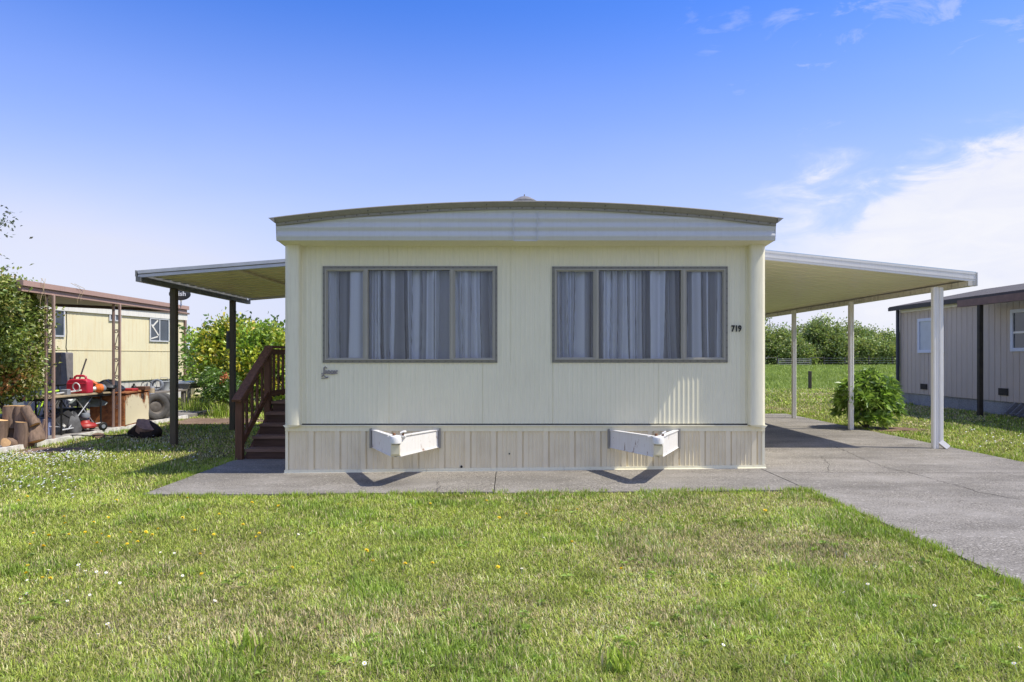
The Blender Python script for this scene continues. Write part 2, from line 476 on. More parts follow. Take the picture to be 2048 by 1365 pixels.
# corner columns: proud of the wall, rounded towards the side
for sg, xo, xi in ((-1, HX0, CX0), (1, HX1, CX1)):
    w = abs(xo-xi); yf = HY-.06
    poly = [(0, .02), (0, -.085), (.010, -.106), (.025, -.113), (w-.072, -.113), (w-.060,-.106), (w-.006,-.02), (w, .0), (w, .14), (w-.06,.14), (w-.06,.02)]
    mb = MB(); mb.prism(poly, (xi, HY, ZB-.012), (sg,0,0), (0,1,0), (0,0,ZT-ZB+.01))
    mb.build('corner_column', M['siding_plain'], home, angle=60)
    # small slanted foot of the column
    mb = MB(); mb.prism([(0,0),(w,0),(w-.03,-.03),(.02,-.012)], (xi, HY-.095, ZB-.0135), (sg,0,0), (0,0,1), (0,.12,0))
    mb.build('column_foot', M['siding_plain'], home)
# soffit and fascia
FY = HY - .30
def arch(x):
    t = (x-.2)/3.07
    return 1 - t*t
def ztop(x): return 3.135 + .20*arch(x)
mb = MB(); mb.prism([(FY+.004,2.882),(HY+.10,2.852),(HY+.10,2.90),(FY+.004,2.91)], (HX0-.005,0,0), (0,1,0), (0,0,1), (HX1-HX0+.015,0,0))
mb.build('soffit', M['siding_plain'], home)
mb = MB()
xs = [HX0-.005 + (HX1-HX0+.015)*i/48 for i in range(49)]
rows = []
nrib = 40
zlo = 2.884
for i in range(nrib+1):
    t = i/nrib; row = []
    for x in xs:
        zt = ztop(x)-.06
        z = zlo + .50*t
        # three soft horizontal ribs at fixed heights
        d = .016*(.5-.5*math.cos(2*PI*(z-zlo)/.108)) + .03*(z-zlo)
        z = min(z, zt)
        row.append((x, FY - d, z))
    rows.append(row)
mb.sheet(rows); mb.build('fascia', M['fascia'], home, angle=60)
for sg, x in ((-1, HX0-.006), (1, HX1+.011)):
    mb = MB(); mb.prism([(0,0),(.29,.0),(.40,.0),(.40,.20),(-.02,.19),(-.012,.09)], (x, FY, ZT-.004), (0,1,0), (0,0,1), (.006*sg,0,0))
    mb.build('fascia_end', M['fascia'], home)
mb = MB()
for x in (.055, .35): mb.box(x-.004, x+.004, FY-.028, FY-.004, zlo-.002, ztop(x)-.10)
mb.box(.058, .347, FY-.006, FY+.012, ZT-.010, ZT-.002)
mb.build('fascia_seam', M['fascia'], home)
# roof edge rails (two bent strips with screws) following the arch
mb = MB()
xe = [HX0-.005 + (HX1-HX0+.015)*i/48 for i in range(49)]
prof = [(.03,.006),(-.10,.012),(-.104,.002),(-.088,-.012),(-.062,-.044),(-.056,-.048),(-.046,-.048),(-.043,-.074),(-.040,-.082),(.0,-.082)]
mb.sheet([[(x, FY+a, ztop(x)+b) for x in xe] for a, b in prof])
mb.build('roof_edge_trim', M['rooftrim'], home, angle=30)
for x, sg in ((HX0-.005,-1),(HX1+.01,1)):
    mb = MB(); mb.prism([(0,.008),(.07,.0),(0,-.055)], (x, FY-.104, ztop(x)), (sg,0,0), (0,0,1), (0,.2,0))
    mb.build('roof_edge_tip', M['rooftrim'], home)
P = []
for i in range(42):
    x = HX0+.12 + i*.144
    P.append((x, FY-.0465, ztop(x)-.063))
    if i % 5 == 2: P.append((x, FY-.077, ztop(x)-.028))
studs('roof_edge_screw', P, .0075, home)
mb = MB()
mb.sheet([[(x, y, ztop(x)+.004) for x in xe] for y in (FY-.02, HBACK*.5+4, HBACK+.2)])
for sg, x in ((-1,HX0-.005),(1,HX1+.01)):
    mb.box(min(x,x-.02*sg), max(x,x-.02*sg), FY+.02, HBACK+.15, 2.90, 3.134)
mb.build('roof', M['roof'], home)
# roof vent, low cone
v = at(1049, 402, 11.2)
mb = MB(); mb.lathe([(.19,-.20),(.19,.0),(.20,.01),(.165,.035),(.09,.075),(.03,.092),(0,.094)], (v.x, v.y, v.z-.02)); mb.lathe([(.010,.08),(.010,.125),(0,.13)], (v.x, v.y, v.z-.02), n=8)
mb.build('roof_vent', plain('vent_metal', (.24,.23,.22), .5, .3), home)
# skirting
def sk(x): return float(gh(x))
mb = MB()
ribs = []
x = HX0+.03
pts = []
while x < HX1-.03:
    for a, d in ((0,0),(.006,-.014),(.014,-.014),(.018,0),(.078,0),(.084,.010),(.090,.010),(.098,0),(.128,0),(.134,.010),(.140,.010),(.148,0),(.176,0),(.182,.010),(.188,.010),(.196,0),(.224,0),(.230,.010),(.236,.010),(.244,0),(.262,0),(.268,.014),(.326,.014),(.330,0)):
        if x+a < HX1-.03: pts.append((x+a, d))
    x += .331
pts.append((HX1-.028, 0))
SKY = HY+.012
mb.sheet([[(px, SKY-d, sk(px)+.012) for px, d in pts], [(px, SKY-d, .515) for px, d in pts]])
mb.build('skirting', M['skirt'], home, angle=20)
mb = MB(); mb.box(HX0, HX1, SKY-.020, SKY+.03, .512, .576); mb.build('skirting_band', M['siding_plain'], home)
mb = MB(); mb.box(HX0+.15, HX1-.22, SKY-.046, SKY+.02, .5765, .590); mb.build('drip_ledge', M['siding_plain'], home)
mb = MB(); mb.box(HX0+.05, HX1-.05, SKY+.0, SKY+.03, .5905, .612); mb.build('ledge_shadow_strip', M['ledge_shade'], home)  # dark strip painted in as the shadow line between siding and ledge
mb = MB()
for a, b in ((HX0-.012,-1.05),(-1.046,.70),(.704,HX1+.012)):
    mb.add([(x, y, sk(x)+z) for x in (a,b) for (y,z) in ((SKY+.03,.003),(SKY-.045,.003),(SKY-.045,.014),(SKY-.016,.018),(SKY-.016,.048),(SKY+.03,.048))],
           [(0,1,7,6),(1,2,8,7),(2,3,9,8),(3,4,10,9),(4,5,11,10),(5,4,3,2,1,0),(6,7,8,9,10,11)])
mb.build('base_trim', M['siding_plain'], home)
for x in (HX0, HX1-.035):
    mb = MB(); mb.box(x+.001, x+.034, SKY-.014, SKY+.03, sk(x)+.05, .511); mb.build('skirting_corner', M['siding_plain'], home)
for sg, x in ((-1,HX0+.012),(1,HX1-.012)):
    mb = MB(); mb.box(min(x,x+.02*sg), max(x,x+.02*sg), SKY+.031, HBACK, -.02, .50); mb.build('side_skirting', M['skirt'], home)
mb = MB()
for (px, py, r) in ((923,938,.016),(934,937,.012),(1355,921,.014),(1019,912,.009)):
    p = at(px, py-4, SKY-.012); mb = MB(); mb.tube([(p.x,SKY+.003,p.z),(p.x,SKY-.013,p.z)], r, 10); mb.build('vent_hole', M['black'], home)
# windows
def curtain(w, seed, label):
    # gathered sheer cloth: deep vertical pleats that spread and wander towards the hem;
    # light and dark of the folds, and dark gaps, are painted into the tint
    rg = random.Random(seed); mb = MB(); nx = 460; nz = 16
    xa, xb, za, zb = w['x0']+.01, w['x1']-.01, w['z0']-.05, w['z1']+.05
    edges = []; x = xa - .1
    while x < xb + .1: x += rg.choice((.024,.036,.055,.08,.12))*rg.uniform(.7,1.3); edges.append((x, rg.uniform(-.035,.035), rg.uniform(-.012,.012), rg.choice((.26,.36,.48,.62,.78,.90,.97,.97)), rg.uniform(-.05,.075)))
    rows = []; tint = []
    for j in range(nz+1):
        t = j/nz; z = zb + (za-zb)*t; row = []
        E = []
        for e in edges:
            xx = e[0]+e[1]*t*t+e[2]*t
            if E: xx = max(xx, E[-1][0]+.006)
            E.append((xx, e[3], e[4]))
        for i in range(nx+1):
            x = xa + (xb-xa)*i/nx
            k = 0
            while k < len(E)-2 and E[k+1][0] < x: k += 1
            u = (x-E[k][0])/max(.004, E[k+1][0]-E[k][0]); u = min(1, max(0, u))
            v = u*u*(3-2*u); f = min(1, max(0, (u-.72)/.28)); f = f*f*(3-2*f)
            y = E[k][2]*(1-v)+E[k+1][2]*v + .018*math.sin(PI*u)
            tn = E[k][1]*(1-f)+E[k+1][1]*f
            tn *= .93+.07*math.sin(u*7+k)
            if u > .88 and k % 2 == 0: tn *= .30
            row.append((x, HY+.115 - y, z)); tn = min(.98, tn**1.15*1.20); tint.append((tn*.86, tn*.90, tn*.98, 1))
        rows.append(row)
    mb.sheet(rows)
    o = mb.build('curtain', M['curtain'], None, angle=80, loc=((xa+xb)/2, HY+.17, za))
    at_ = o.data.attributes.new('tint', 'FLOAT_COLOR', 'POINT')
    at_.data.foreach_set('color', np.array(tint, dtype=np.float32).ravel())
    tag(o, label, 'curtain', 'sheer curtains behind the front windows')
for w, seed, lab in ((WINS[0], 5, 'pale sheer curtain in loose folds behind the front window left of the wall middle'),
                (WINS[1], 14, 'pale sheer curtain in loose folds behind the front window beside the house number')):
    x0, x1, z0, z1 = w['x0'], w['x1'], w['z0'], w['z1']
    fy = HY-.016
    mb = MB()
    def frame(a, b, c, d, t, ya, yb):
        mb.box(a, b, ya, yb, d-t, d); mb.box(a, b, ya, yb, c, c+t)
        mb.box(a, a+t, ya, yb, c+t, d-t); mb.box(b-t, b, ya, yb, c+t, d-t)
    frame(x0, x1, z0, z1, .034, fy, HY+.03)
    win = mb.build('window', M['winframe'], home)
    mb = MB(); frame(x0+.034, x1-.034, z0+.034, z1-.034, .014, fy-.014, HY+.05); mb.build('inner_frame', M['sash'], win)
    for m_ in w['mx']:
        mb = MB(); mb.box(m_-.027, m_+.027, fy-.012, HY+.04, z0+.048, z1-.048)
        mb.box(m_-.006, m_+.016, fy-.026, fy-.0125, z0+.048, z1-.048)
        mb.build('mullion', M['sash'], win)
    edges = [x0+.048, w['mx'][0]-.027, w['mx'][0]+.027, w['mx'][1]-.027, w['mx'][1]+.027, x1-.048]
    for k in range(3):
        a, b = edges[2*k], edges[2*k+1]; c, d = z0+.048, z1-.048
        if k != 1:
            mb = MB(); t = .016; ya, yb = HY-.012, HY+.012
            mb.box(a, b, ya, yb, d-t, d); mb.box(a, b, ya, yb, c, c+t); mb.box(a, a+t, ya, yb, c+t, d-t); mb.box(b-t, b, ya, yb, c+t, d-t)
            mb.build('sash', M['sash'], win)
            a += t; b -= t; c += t; d -= t
        mb = MB(); y = HY+.004 if k != 1 else HY+.014
        mb.box(a, b, y, y+.004, c, d)
        mb.build('pane', M['glass'], win)
    n = 24; P = []
    for i in range(n+1):
        x = x0+.017 + (x1-x0-.034)*i/n
        P += [(x, fy, z0+.017), (x, fy, z1-.017)]
    for i in range(1, 13): P += [(x0+.012, fy, z0 + (z1-z0)*i/13), (x1-.012, fy, z0 + (z1-z0)*i/13)]
    studs('screw', P, .0065, win)
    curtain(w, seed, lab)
# house number and badge
xf = Matrix.Translation(at(1473, 658, HY-.014)) @ Matrix.Rotation(R(90), 4, 'X')
text_mb('719', .108, .004, xf, .80, .0035).build('house_number', M['black'], home)
mb = MB()
def pp(px, py): return at(px, py, HY-.013)
mb.tube([pp(654,737),pp(651,734),pp(648,736),pp(648,742),pp(647,749),pp(644,754),pp(647,751),pp(652,755),pp(657,754)], [.006,.008,.008,.009,.009,.008,.006,.008,.005], 6)
mb.tube([pp(643,748),pp(652,747),pp(662,748.5),pp(675,747)], .006, 6)
mb.tube([pp(643,757),pp(650,757),pp(656,756)], .005, 6)
xf = Matrix.Translation(at(663, 743.5, HY-.014)) @ Matrix.Rotation(R(90), 4, 'X')
t_ = text_mb('ancer', .085, .003, xf, .84, .003); mb.add(t_.v, t_.f)
mb.build('name_badge', M['badge'], home)
# tow hitches
def hitch(pl, pr, tip, base, zt, dz):
    a, b = at(pl, 870, HY), at(pr, 870, HY)
    ya = HY-.01; tx, ty = tip
    hm = MB()
    # coupler block
    hm.lathe([(.050,-.07),(.066,-.06),(.066,-.01),(.058,.012),(.035,.022),(0,.026)], (tx, ty+.015, zt-.01), n=14)
    hm.box(tx-.042, tx+.042, ty+.02, ty+.10, zt-.215, zt-.085)
    hm.tube([(tx+.05, ty+.03, zt+.04),(tx+.085, ty+.04, zt+.055),(tx+.1, ty+.10, zt+.05)], .012, 8)
    hm.box(tx-.10, tx+.10, ty+.06, ty+.15, zt-.012, zt+.004)
    h = hm.build('tow_hitch', M['hitch'], home)
    jm = MB(); jm.box(tx-.05, tx+.05, ty-.012, ty+.018, zt-.195, zt-.09); jm.tube([(tx-.055,ty+.01,zt-.205),(tx+.055,ty+.01,zt-.205)], .012, 8); jm.build('jack_plate', M['skirt'], h)
    jm = MB(); jm.tube([(tx-.02,ty+.03,zt+.012),(tx-.02,ty+.03,zt+.04)], .018, 8); jm.tube([(tx+.07,ty+.09,zt),(tx+.07,ty+.09,zt+.035)], .014, 8); jm.build('bolt', plain('bolt_rust', (.24,.12,.06), .8), h)
    for p in (a, b):
        sx = 1 if p.x > tx else -1
        am = MB(); q0 = Vector((p.x - sx*.0, ya, 0)); q1 = Vector((tx + sx*.045, ty+.02, 0))
        d = (q1-q0).normalized(); nrm = Vector((d.y, -d.x, 0))*sx*(-1)
        zt0, zb0 = zt-.03, zt-.235; zt1, zb1 = zt, zt-.215-dz
        inn = Vector((-sx, 0, 0))
        web = .012; fl = .058
        iw = Vector((-sx*fl, .0, 0))
        def slab(z0a, z0b, z1a, z1b, off0, off1):
            am.add([q0+off0+Vector((0,0,z0a)), q0+off1+Vector((0,0,z0a)), q0+off1+Vector((0,0,z0b)), q0+off0+Vector((0,0,z0b)),
                    q1+off0+Vector((0,0,z1a)), q1+off1+Vector((0,0,z1a)), q1+off1+Vector((0,0,z1b)), q1+off0+Vector((0,0,z1b))],
                   [(0,1,2,3),(7,6,5,4),(0,4,5,1),(1,5,6,2),(2,6,7,3),(3,7,4,0)])
        out = Vector((sx*.012, 0, 0))
        slab(zb0, zt0, zb1, zt1, Vector((0,0,0)), Vector((-sx*web*1.2,0,0)))
        slab(zt0, zt0+.010, zt1, zt1+.010, Vector((sx*.012,0,0)), iw)
        slab(zb0-.010, zb0, zb1-.010, zb1, Vector((sx*.012,0,0)), iw)
        am.build('arm', M['hitch'], h)
        cm = MB(); cx = p.x + sx*.012
        cm.box(cx-.012, cx+.012, HY-.035, HY-.005, zb0-.02, zt0+.022)
        cm.build('frame_collar', M['rooftrim'], h)
YT = HY*.885
hitch(744, 878, (at(791,880,YT).x, YT), HY, .555, .0)
hitch(1219, 1356, (at(1317,880,YT).x, YT), HY, .550, .0)

# ------------------------------------------------------------------ left patio cover
PZ = 2.60
LX = -5.62; LYF, LYB = HY*1.20, HY*1.70
pc = thing('patio_cover', (-4.2, 12.5, 0), 'flat corrugated metal patio cover on two dark wooden posts over the wooden steps', 'patio cover')
def lz(x): return PZ + .10 + (x-LX)/(HX0-LX)*.22
mb = MB(); rows = []
pts = []; y = LYF+.03
while y < LYB-.33:
    pts += [(y,0),(y+.17,0),(y+.18,.060),(y+.28,.060),(y+.29,0)]; y += .30
rows = [[(x, y, lz(x)+.01+d) for y, d in pts] for x in (LX+.02, (LX+HX0)/2, HX0-.005)]
mb.sheet(rows)
mb.sheet([[(x, y, lz(x)+.08) for y in (LYF+.03, LYB-.03)] for x in (LX+.02, HX0-.005)])
mb.build('roof_panel', M['patiounder'], pc, angle=10)
mb = MB()
for (zz, hh, yy) in ((.045,.05,-.012),(-.018,.042,-.004)):
    mb.bar((LX-.02, LYF+yy, lz(LX)+zz), (HX0-.004, LYF+yy, lz(HX0)+zz), .05, hh)
mb.bar((LX-.02, LYF+.016, lz(LX)+.012), (HX0-.004, LYF+.016, lz(HX0)+.012), .03, .10)
mb.build('front_trim', plain('trim_grey_metal', (.50,.505,.51), .35, .1, 5, metal=.2, spec=.6), pc)
mb = MB(); mb.bar((LX, LYB, lz(LX)+.02), (HX0-.004, LYB, lz(HX0)+.02), .05, .09); mb.build('rear_trim', M['alu'], pc)
mb = MB(); mb.box(LX-.045, LX+.03, LYF-.045, LYB+.03, PZ, PZ+.075); 
mb.box(LX-.05, LX-.035, LYF-.05, LYB+.03, PZ+.076, PZ+.17)
mb.build('edge_beam', plain('beam_grey_metal', (.16,.165,.165), .5, .3, 8), pc)
mb = MB(); mb.box((LX+HX0)/2-.05, (LX+HX0)/2+.05, LYF+.05, LYB-.05, lz((LX+HX0)/2)-.022, lz((LX+HX0)/2)+.006)
mb.build('cross_strap', M['patiounder'], pc)
for (px, py) in ((338, 892), (474, 861)):
    g = G(px, py, -.03); s = .051
    mb = MB(); mb.cbox(LX+.0-s+.02, LX+.02+s, g.y-s, g.y+s, -.05, PZ, .008); p = mb.build('post', M['postwood'], pc)
    if px > 400:
        b = MB(); b.cbox(LX-s-.045, LX-s+.02, g.y-.05, g.y+.03, 1.62, 1.98, .01); b.build('meter_box', plain('box_grey', (.07,.07,.065), .6), p)

# ------------------------------------------------------------------ right carport
RX = 7.02; RYF, RYB = HY*1.19, HY*2.45; RZ = 2.53
cp = thing('carport', (5.2, 14, 0), 'white flat-roofed metal carport on slim white posts over the driveway', 'carport')
def rz(x): return RZ + .09 + (RX-x)/(RX-HX1)*.40
mb = MB()
mb.add([(HX1+.004,RYF+.02,rz(HX1)),(RX,RYF+.02,rz(RX)),(RX,RYB,rz(RX)),(HX1+.004,RYB,rz(HX1)),
        (HX1+.004,RYF+.02,rz(HX1)+.07),(RX,RYF+.02,rz(RX)+.07),(RX,RYB,rz(RX)+.07),(HX1+.004,RYB,rz(HX1)+.07)],
       [(0,3,2,1),(4,5,6,7),(0,1,5,4),(1,2,6,5),(2,3,7,6),(3,0,4,7)])
y = RYF+.2
while y < RYB-.1:
    mb.bar((HX1+.01, y, rz(HX1)-.003), (RX-.02, y, rz(RX)-.003), .008, .006); y += .305
mb.build('roof_panel', M['carportunder'], cp, smooth=False)
mb = MB()
for k in range(4):
    z = .005 + k*.036
    mb.bar((HX1+.004, RYF-.004*(k % 2), rz(HX1)+z-.02), (RX+.03, RYF-.004*(k % 2), rz(RX)+z-.02), .034, .034)
mb.build('front_fascia', M['whitemetal'], cp)
mb = MB(); mb.box(RX+.036, RX+.046, RYF-.03, RYF+.05, RZ-.004, RZ+.20); mb.build('fascia_end', M['alu'], cp)
mb = MB(); mb.bar((HX1+.004, RYF, rz(HX1)+.112), (RX+.03, RYF, rz(RX)+.112), .04, .010)
mb.build('fascia_cap', plain('cap_blue', (.20,.42,.62), .4, .05), cp)
mb = MB(); mb.box(RX-.09, RX+.02, RYF-.02, RYB+.02, RZ, RZ+.075)
mb.box(RX+.021, RX+.035, RYF-.024, RYB+.02, RZ-.002, RZ+.20)
mb.build('gutter', M['gutter'], cp)
PXR = 6.74
for (px, py) in ((1870,899),(1702,861),(1588,837.5)):
    g = G(px, py, .03); s = .043
    mb = MB(); x = g.x
    # fluted square tube
    for sx in (-1, 1): mb.cbox(x+sx*s*.55-s*.45, x+sx*s*.55+s*.45, g.y-s, g.y+s, -.02, RZ+.005, .012)
    mb.box(x-s*.25, x+s*.25, g.y-s*.72, g.y+s*.72, -.02, RZ+.004)
    p = mb.build('post', M['whitemetal'], cp)
    if px > 1800:
        d = MB(); dx = x+.074
        d.cbox(dx-.030, dx+.034, g.y-.05, g.y+.03, .15, RZ+.002, .012)
        d.build('downspout', M['whitemetal'], p)
        d = MB(); d.bar((dx-.01, g.y-.015, .155), (dx+.075, g.y-.085, .060), .075, .066, (0,1,0)); d.build('spout_elbow', M['whitemetal'], p)
mb = MB(); mb.cbox(6.65, 6.74, HY*2.22-.045, HY*2.22+.045, -.02, RZ, .012); mb.build('post', M['whitemetal'], cp)

# ------------------------------------------------------------------ wooden steps
st = thing('porch_steps', (-3.4, 10.4, 0), 'dark brown wooden porch steps with slatted railing beside the cream home', 'steps')
SX0, SX1 = -3.80, HX0-.02
y0 = 9.86; rise, run = .155, .27; base = -.03
for k in range(5):
    zt = base + rise*(k+1)
    mb = MB(); ye = y0+run*(k+1)+.03 if k < 4 else y0+run*4+2.2
    mb.box(SX0, SX1, y0+run*k-.025, ye, zt-.038, zt)
    mb.build('tread' if k < 4 else 'deck', M['tread'], st)
    mb = MB(); mb.box(SX0+.01, SX1-.01, y0+run*k, y0+run*k+.022, zt-rise+ (0 if k else .0)+.002, zt-.039)
    mb.build('riser', M['riser'], st)
mb = MB()
for x in (SX0-.045, ):
    mb.prism([(0,0),(1.12,.66),(1.12,.42),(.40,0)], (x, y0+.02, base+.01), (0,1,0), (0,0,1), (.04,0,0))
mb.box(SX0, SX0+.04, y0+1.12, y0+3.2, base, base+.70)
mb.build('stringer', M['stair_y'], st)
NX = -3.875; yA, yB, yC = 9.83, 10.98, 13.1
dk = base+rise*5
for yy, zt in ((yA, .86), (yB, 1.57), (yC, 1.57)):
    mb = MB(); mb.cbox(NX-.05, NX+.05, yy-.05, yy+.05, base, zt, .006); mb.build('newel_post', M['stair'], st)
mb = MB(); mb.bar((NX, yA-.13, .83), (NX, yB+.04, 1.60), .13, .04)
mb.bar((NX, yB+.02, 1.62), (NX, yC+.05, 1.62), .13, .04); mb.build('handrail', M['stair_y'], st)
mb = MB(); mb.bar((NX, yA+.05, .78), (NX, yB-.05, 1.51), .04, .10); mb.bar((NX, yB+.05, 1.54), (NX, yC-.05, 1.54), .04, .09)
mb.bar((NX, yA+.05, .20), (NX, yB-.03, .86), .04, .10); mb.bar((NX, yB+.05, .86), (NX, yC-.05, .86), .04, .09)
mb.build('rail', M['stair_y'], st)
for i in range(4):
    t = (i+1)/5; y = yA+.05 + (yB-yA-.1)*t
    mb = MB(); mb.box(NX-.017, NX+.017, y-.017, y+.017, .21+.66*t, .77+.72*t); mb.build('baluster', M['stair'], st)
for i in range(8):
    y = yB+.05 + (yC-yB-.1)*(i+1)/9
    mb = MB(); mb.box(NX-.017, NX+.017, y-.017, y+.017, .80, 1.51); mb.build('baluster', M['stair'], st)

# ------------------------------------------------------------------ ground, paving, field
def flat_mesh(name, xs, ys, dz, mat, kind='structure'):
    mb = MB(); mb.sheet([[(x, y, float(gh(x))+dz) for x in xs] for y in ys])
    o = mb.build(name, mat, None); o['kind'] = kind; return o
flat_mesh('lawn', [-700,-60,-20,-8,-4,-2.84,-1,1,3.25,4,8,20,60,700], [-300,-20,0,3,6,9,12,16,24,32,60,130,900], -.012, M['lawnbase'])
def slab(name, x0, x1, pts_y, mat, top=.012, thick=.12):
    xs = [x0 + (x1-x0)*i/12 for i in range(13)]
    mb = MB(); ya, yb = pts_y
    rows = [[(x, ya, float(gh(x))-thick) for x in xs], [(x, ya, float(gh(x))+top) for x in xs],
            [(x, yb, float(gh(x))+top) for x in xs], [(x, yb, float(gh(x))-thick) for x in xs]]
    mb.sheet(rows)
    k = len(mb.v)
    n = 13
    mb.f += [(0, n, 2*n, 3*n), (n-1, 4*n-1, 3*n-1, 2*n-1)]
    o = mb.build(name, mat, None, smooth=False); o['kind'] = 'structure'; return o
slab('apron', -3.93, -.165, (7.32, HY+.2), M['conc']); slab('apron.001', -.155, 3.17, (7.25, HY+.2), M['conc'])
slab('apron.002', -3.93, HX0, (HY+.2, HY+5.6), M['conc'])
slab('driveway', 3.185, 6.92, (.3, 8.29), M['conc']); slab('driveway.001', 3.185, 6.90, (8.305, 17.0), M['conc'])
mb = MB()
mb.box(3.16, 3.195, .4, 8.8, .0, .034+.002); mb.box(3.2, 6.9, 8.28, 8.32, .0, .034+.002); mb.box(-.17,-.15,7.3,HY,-.06,-.004)
o = mb.build('pavement_joint', M['joint'], None); o['kind'] = 'structure'
def ribbon(name, pts, w, z, mat):
    rg = random.Random(4); rows = []
    P = []
    for a, b in zip(pts, pts[1:]):
        n = max(2, int((b-a).length/.06))
        P += [a.lerp(b, i/n) for i in range(n)]
    P.append(pts[-1])
    for i, p in enumerate(P):
        d = (P[min(i+1,len(P)-1)]-P[max(i-1,0)]).normalized(); s = Vector((d.y,-d.x,0))
        j = rg.uniform(-.018,.018); ww = w*rg.uniform(.25,1)
        rows.append([(p+s*(j-ww)).to_tuple(), (p+s*(j+ww)).to_tuple()])
    mb = MB(); mb.sheet([[(x,y,z) for x,y,_ in r] for r in rows]); o = mb.build(name, mat, None); o['kind'] = 'structure'
ribbon('pavement_crack', [G(a,b,.046) for a,b in ((1668,893),(1700,906),(1735,922),(1780,938),(1815,944),(1850,954),(1900,968),(1960,985),(2040,1000))], .008, .0475, M['joint'])
ribbon('pavement_crack', [G(a,b,.046) for a,b in ((1640,912),(1660,930),(1655,945))], .005, .0475, M['joint'])
ribbon('pavement_crack', [G(a,b,.0) for a,b in ((873,963),(880,975),(872,988))], .005, .0155, M['joint'])
# field behind the wire fence, slight rise
flat_mesh('field', [4,8,12,20,40,60,90,140,300], [30.5,45,60,90,125,200,500], .004, M['field'])
# bare soil patches
def patch(name, cx, cy, rx, ry, dz, mat, seed):
    rg = random.Random(seed); n = 30; mb = MB(); c = (cx, cy, float(gh(cx))+dz); ring = []
    for i in range(n):
        t = 2*PI*i/n; k = 1+rg.uniform(-.22,.22)
        ring.append((cx+rx*k*math.cos(t), cy+ry*k*math.sin(t), float(gh(cx))+dz))
    mb.add([c]+ring, [(0,1+i,1+(i+1)%n) for i in range(n)]); o = mb.build(name, mat, None); o['kind'] = 'structure'; return o
g = G(420, 843, -.03); patch('bare_soil', g.x-.2, g.y, 1.6, .75, .003, M['soil'], 2)
g = G(1720, 858, .03); patch('bare_soil', g.x+.25, g.y-.1, .9, .42, .006, M['soil'], 3)
g = G(40, 903, -.03); patch('bare_soil', g.x, g.y+.1, 1.2, .35, .003, M['soil'], 5)
pdm = MB(); pdm.box(-12.6, -7.86, 9.4, 18.2, -.1, .045); struct(pdm.build('patio_slab', M['pad'], None, smooth=False))
pdm = MB(); pdm.box(-7.86, -7.80, 9.4, 16.6, -.1, .05); struct(pdm.build('patio_slab_edge', M['curb'], None, smooth=False))

# ------------------------------------------------------------------ vegetation tools
def mesh_np(name, verts, faces_sizes, loops, tint, mat):
    me = bpy.data.meshes.new(name)
    me.vertices.add(len(verts)); me.vertices.foreach_set('co', verts.astype(np.float32).ravel())
    me.loops.add(len(loops)); me.loops.foreach_set('vertex_index', loops.astype(np.int32))
    st_ = np.concatenate([[0], np.cumsum(faces_sizes)[:-1]]).astype(np.int32)
    me.polygons.add(len(faces_sizes)); me.polygons.foreach_set('loop_start', st_)
    me.update(calc_edges=True)
    if tint is not None:
        a = me.attributes.new('tint', 'FLOAT_COLOR', 'POINT')
        a.data.foreach_set('color', np.concatenate([tint, np.ones((len(tint),1))], 1).astype(np.float32).ravel())
    me.materials.append(mat); me.validate()
    return me
def unit(a): return a / np.maximum(np.linalg.norm(a, axis=1, keepdims=True), 1e-9)
def leaves(pos, dirs, length, width, tint, rg, fold=.25, droop=.15):
    n = len(pos); d = unit(dirs)
    r = rg.normal(size=(n,3)); s = unit(np.cross(d, r)); nn = np.cross(s, d)
    L_ = np.asarray(length).reshape(-1,1)*np.ones((n,1)); W = np.asarray(width).reshape(-1,1)*np.ones((n,1))
    b = pos; tip = pos + d*L_ - np.array([0,0,1.])*L_*droop
    l = pos + d*L_*.45 + s*W*.5 + nn*W*fold; q = pos + d*L_*.45 - s*W*.5 + nn*W*fold
    V = np.stack([b,l,tip,q], 1).reshape(-1,3)
    i = np.arange(n)*4
    F = np.stack([i,i+1,i+2,i,i+2,i+3], 1).ravel()
    return V, np.full(2*n, 3), F, np.repeat(tint, 4, 0)
def pick(pal, n, rg, jit=.18, w=None):
    pal = np.array(pal); k = rg.choice(len(pal), n, p=w)
    return np.clip(pal[k]*(1+rg.normal(size=(n,1))*jit), .005, .9)
def link_part(name, me, parent, loc=(0,0,0)):
    o = bpy.data.objects.new(name, me); COL.objects.link(o)
    if parent is not None: o.parent = parent
    else: o.location = loc
    return o
def crown(root, lobes, nclump, nleaf, spread, size, pal, seed, w=None, aspect=.5, name='crown', up=.3, cj=.25, inner=.35):
    """leaf clumps through several ellipsoid lobes (coordinates relative to the root)"""
    rg = np.random.default_rng(seed); P = []; D = []; T = []
    vol = np.array([l[1][0]*l[1][1]*l[1][2] for l in lobes])**.67; vol = vol/vol.sum()
    for (c, r), v_ in zip(lobes, vol):
        k = max(3, int(nclump*v_))
        u = unit(rg.normal(size=(k,3))); rad = inner+(1-inner)*rg.random((k,1))**.5
        cc = np.array(c) + u*rad*np.array(r)*(1+.12*rg.normal(size=(k,1)))
        base = pick(pal, k, rg, .10, w)
        for j in range(k):
            m_ = int(nleaf*rg.uniform(.55,1.4))
            p = cc[j] + rg.normal(size=(m_,3))*spread*rg.uniform(.7,1.3)
            P.append(p); D.append(u[j]*.6 + rg.normal(size=(m_,3))*.75 + np.array([0,0,up]))
            T.append(base[j]*(.75+.5*rg.random((m_,1))) * (1+rg.normal(size=(m_,3))*cj*.25))
    P = np.concatenate(P); D = np.concatenate(D); T = np.clip(np.concatenate(T), .004, .9)
    keep = P[:,2] > .02; P, D, T = P[keep], D[keep], T[keep]
    s = size*(.65+.7*rg.random(len(P)))
    me = mesh_np(name, *leaves(P, D, s, s*aspect, T, rg), M['leaf'])
    return link_part(name, me, root)
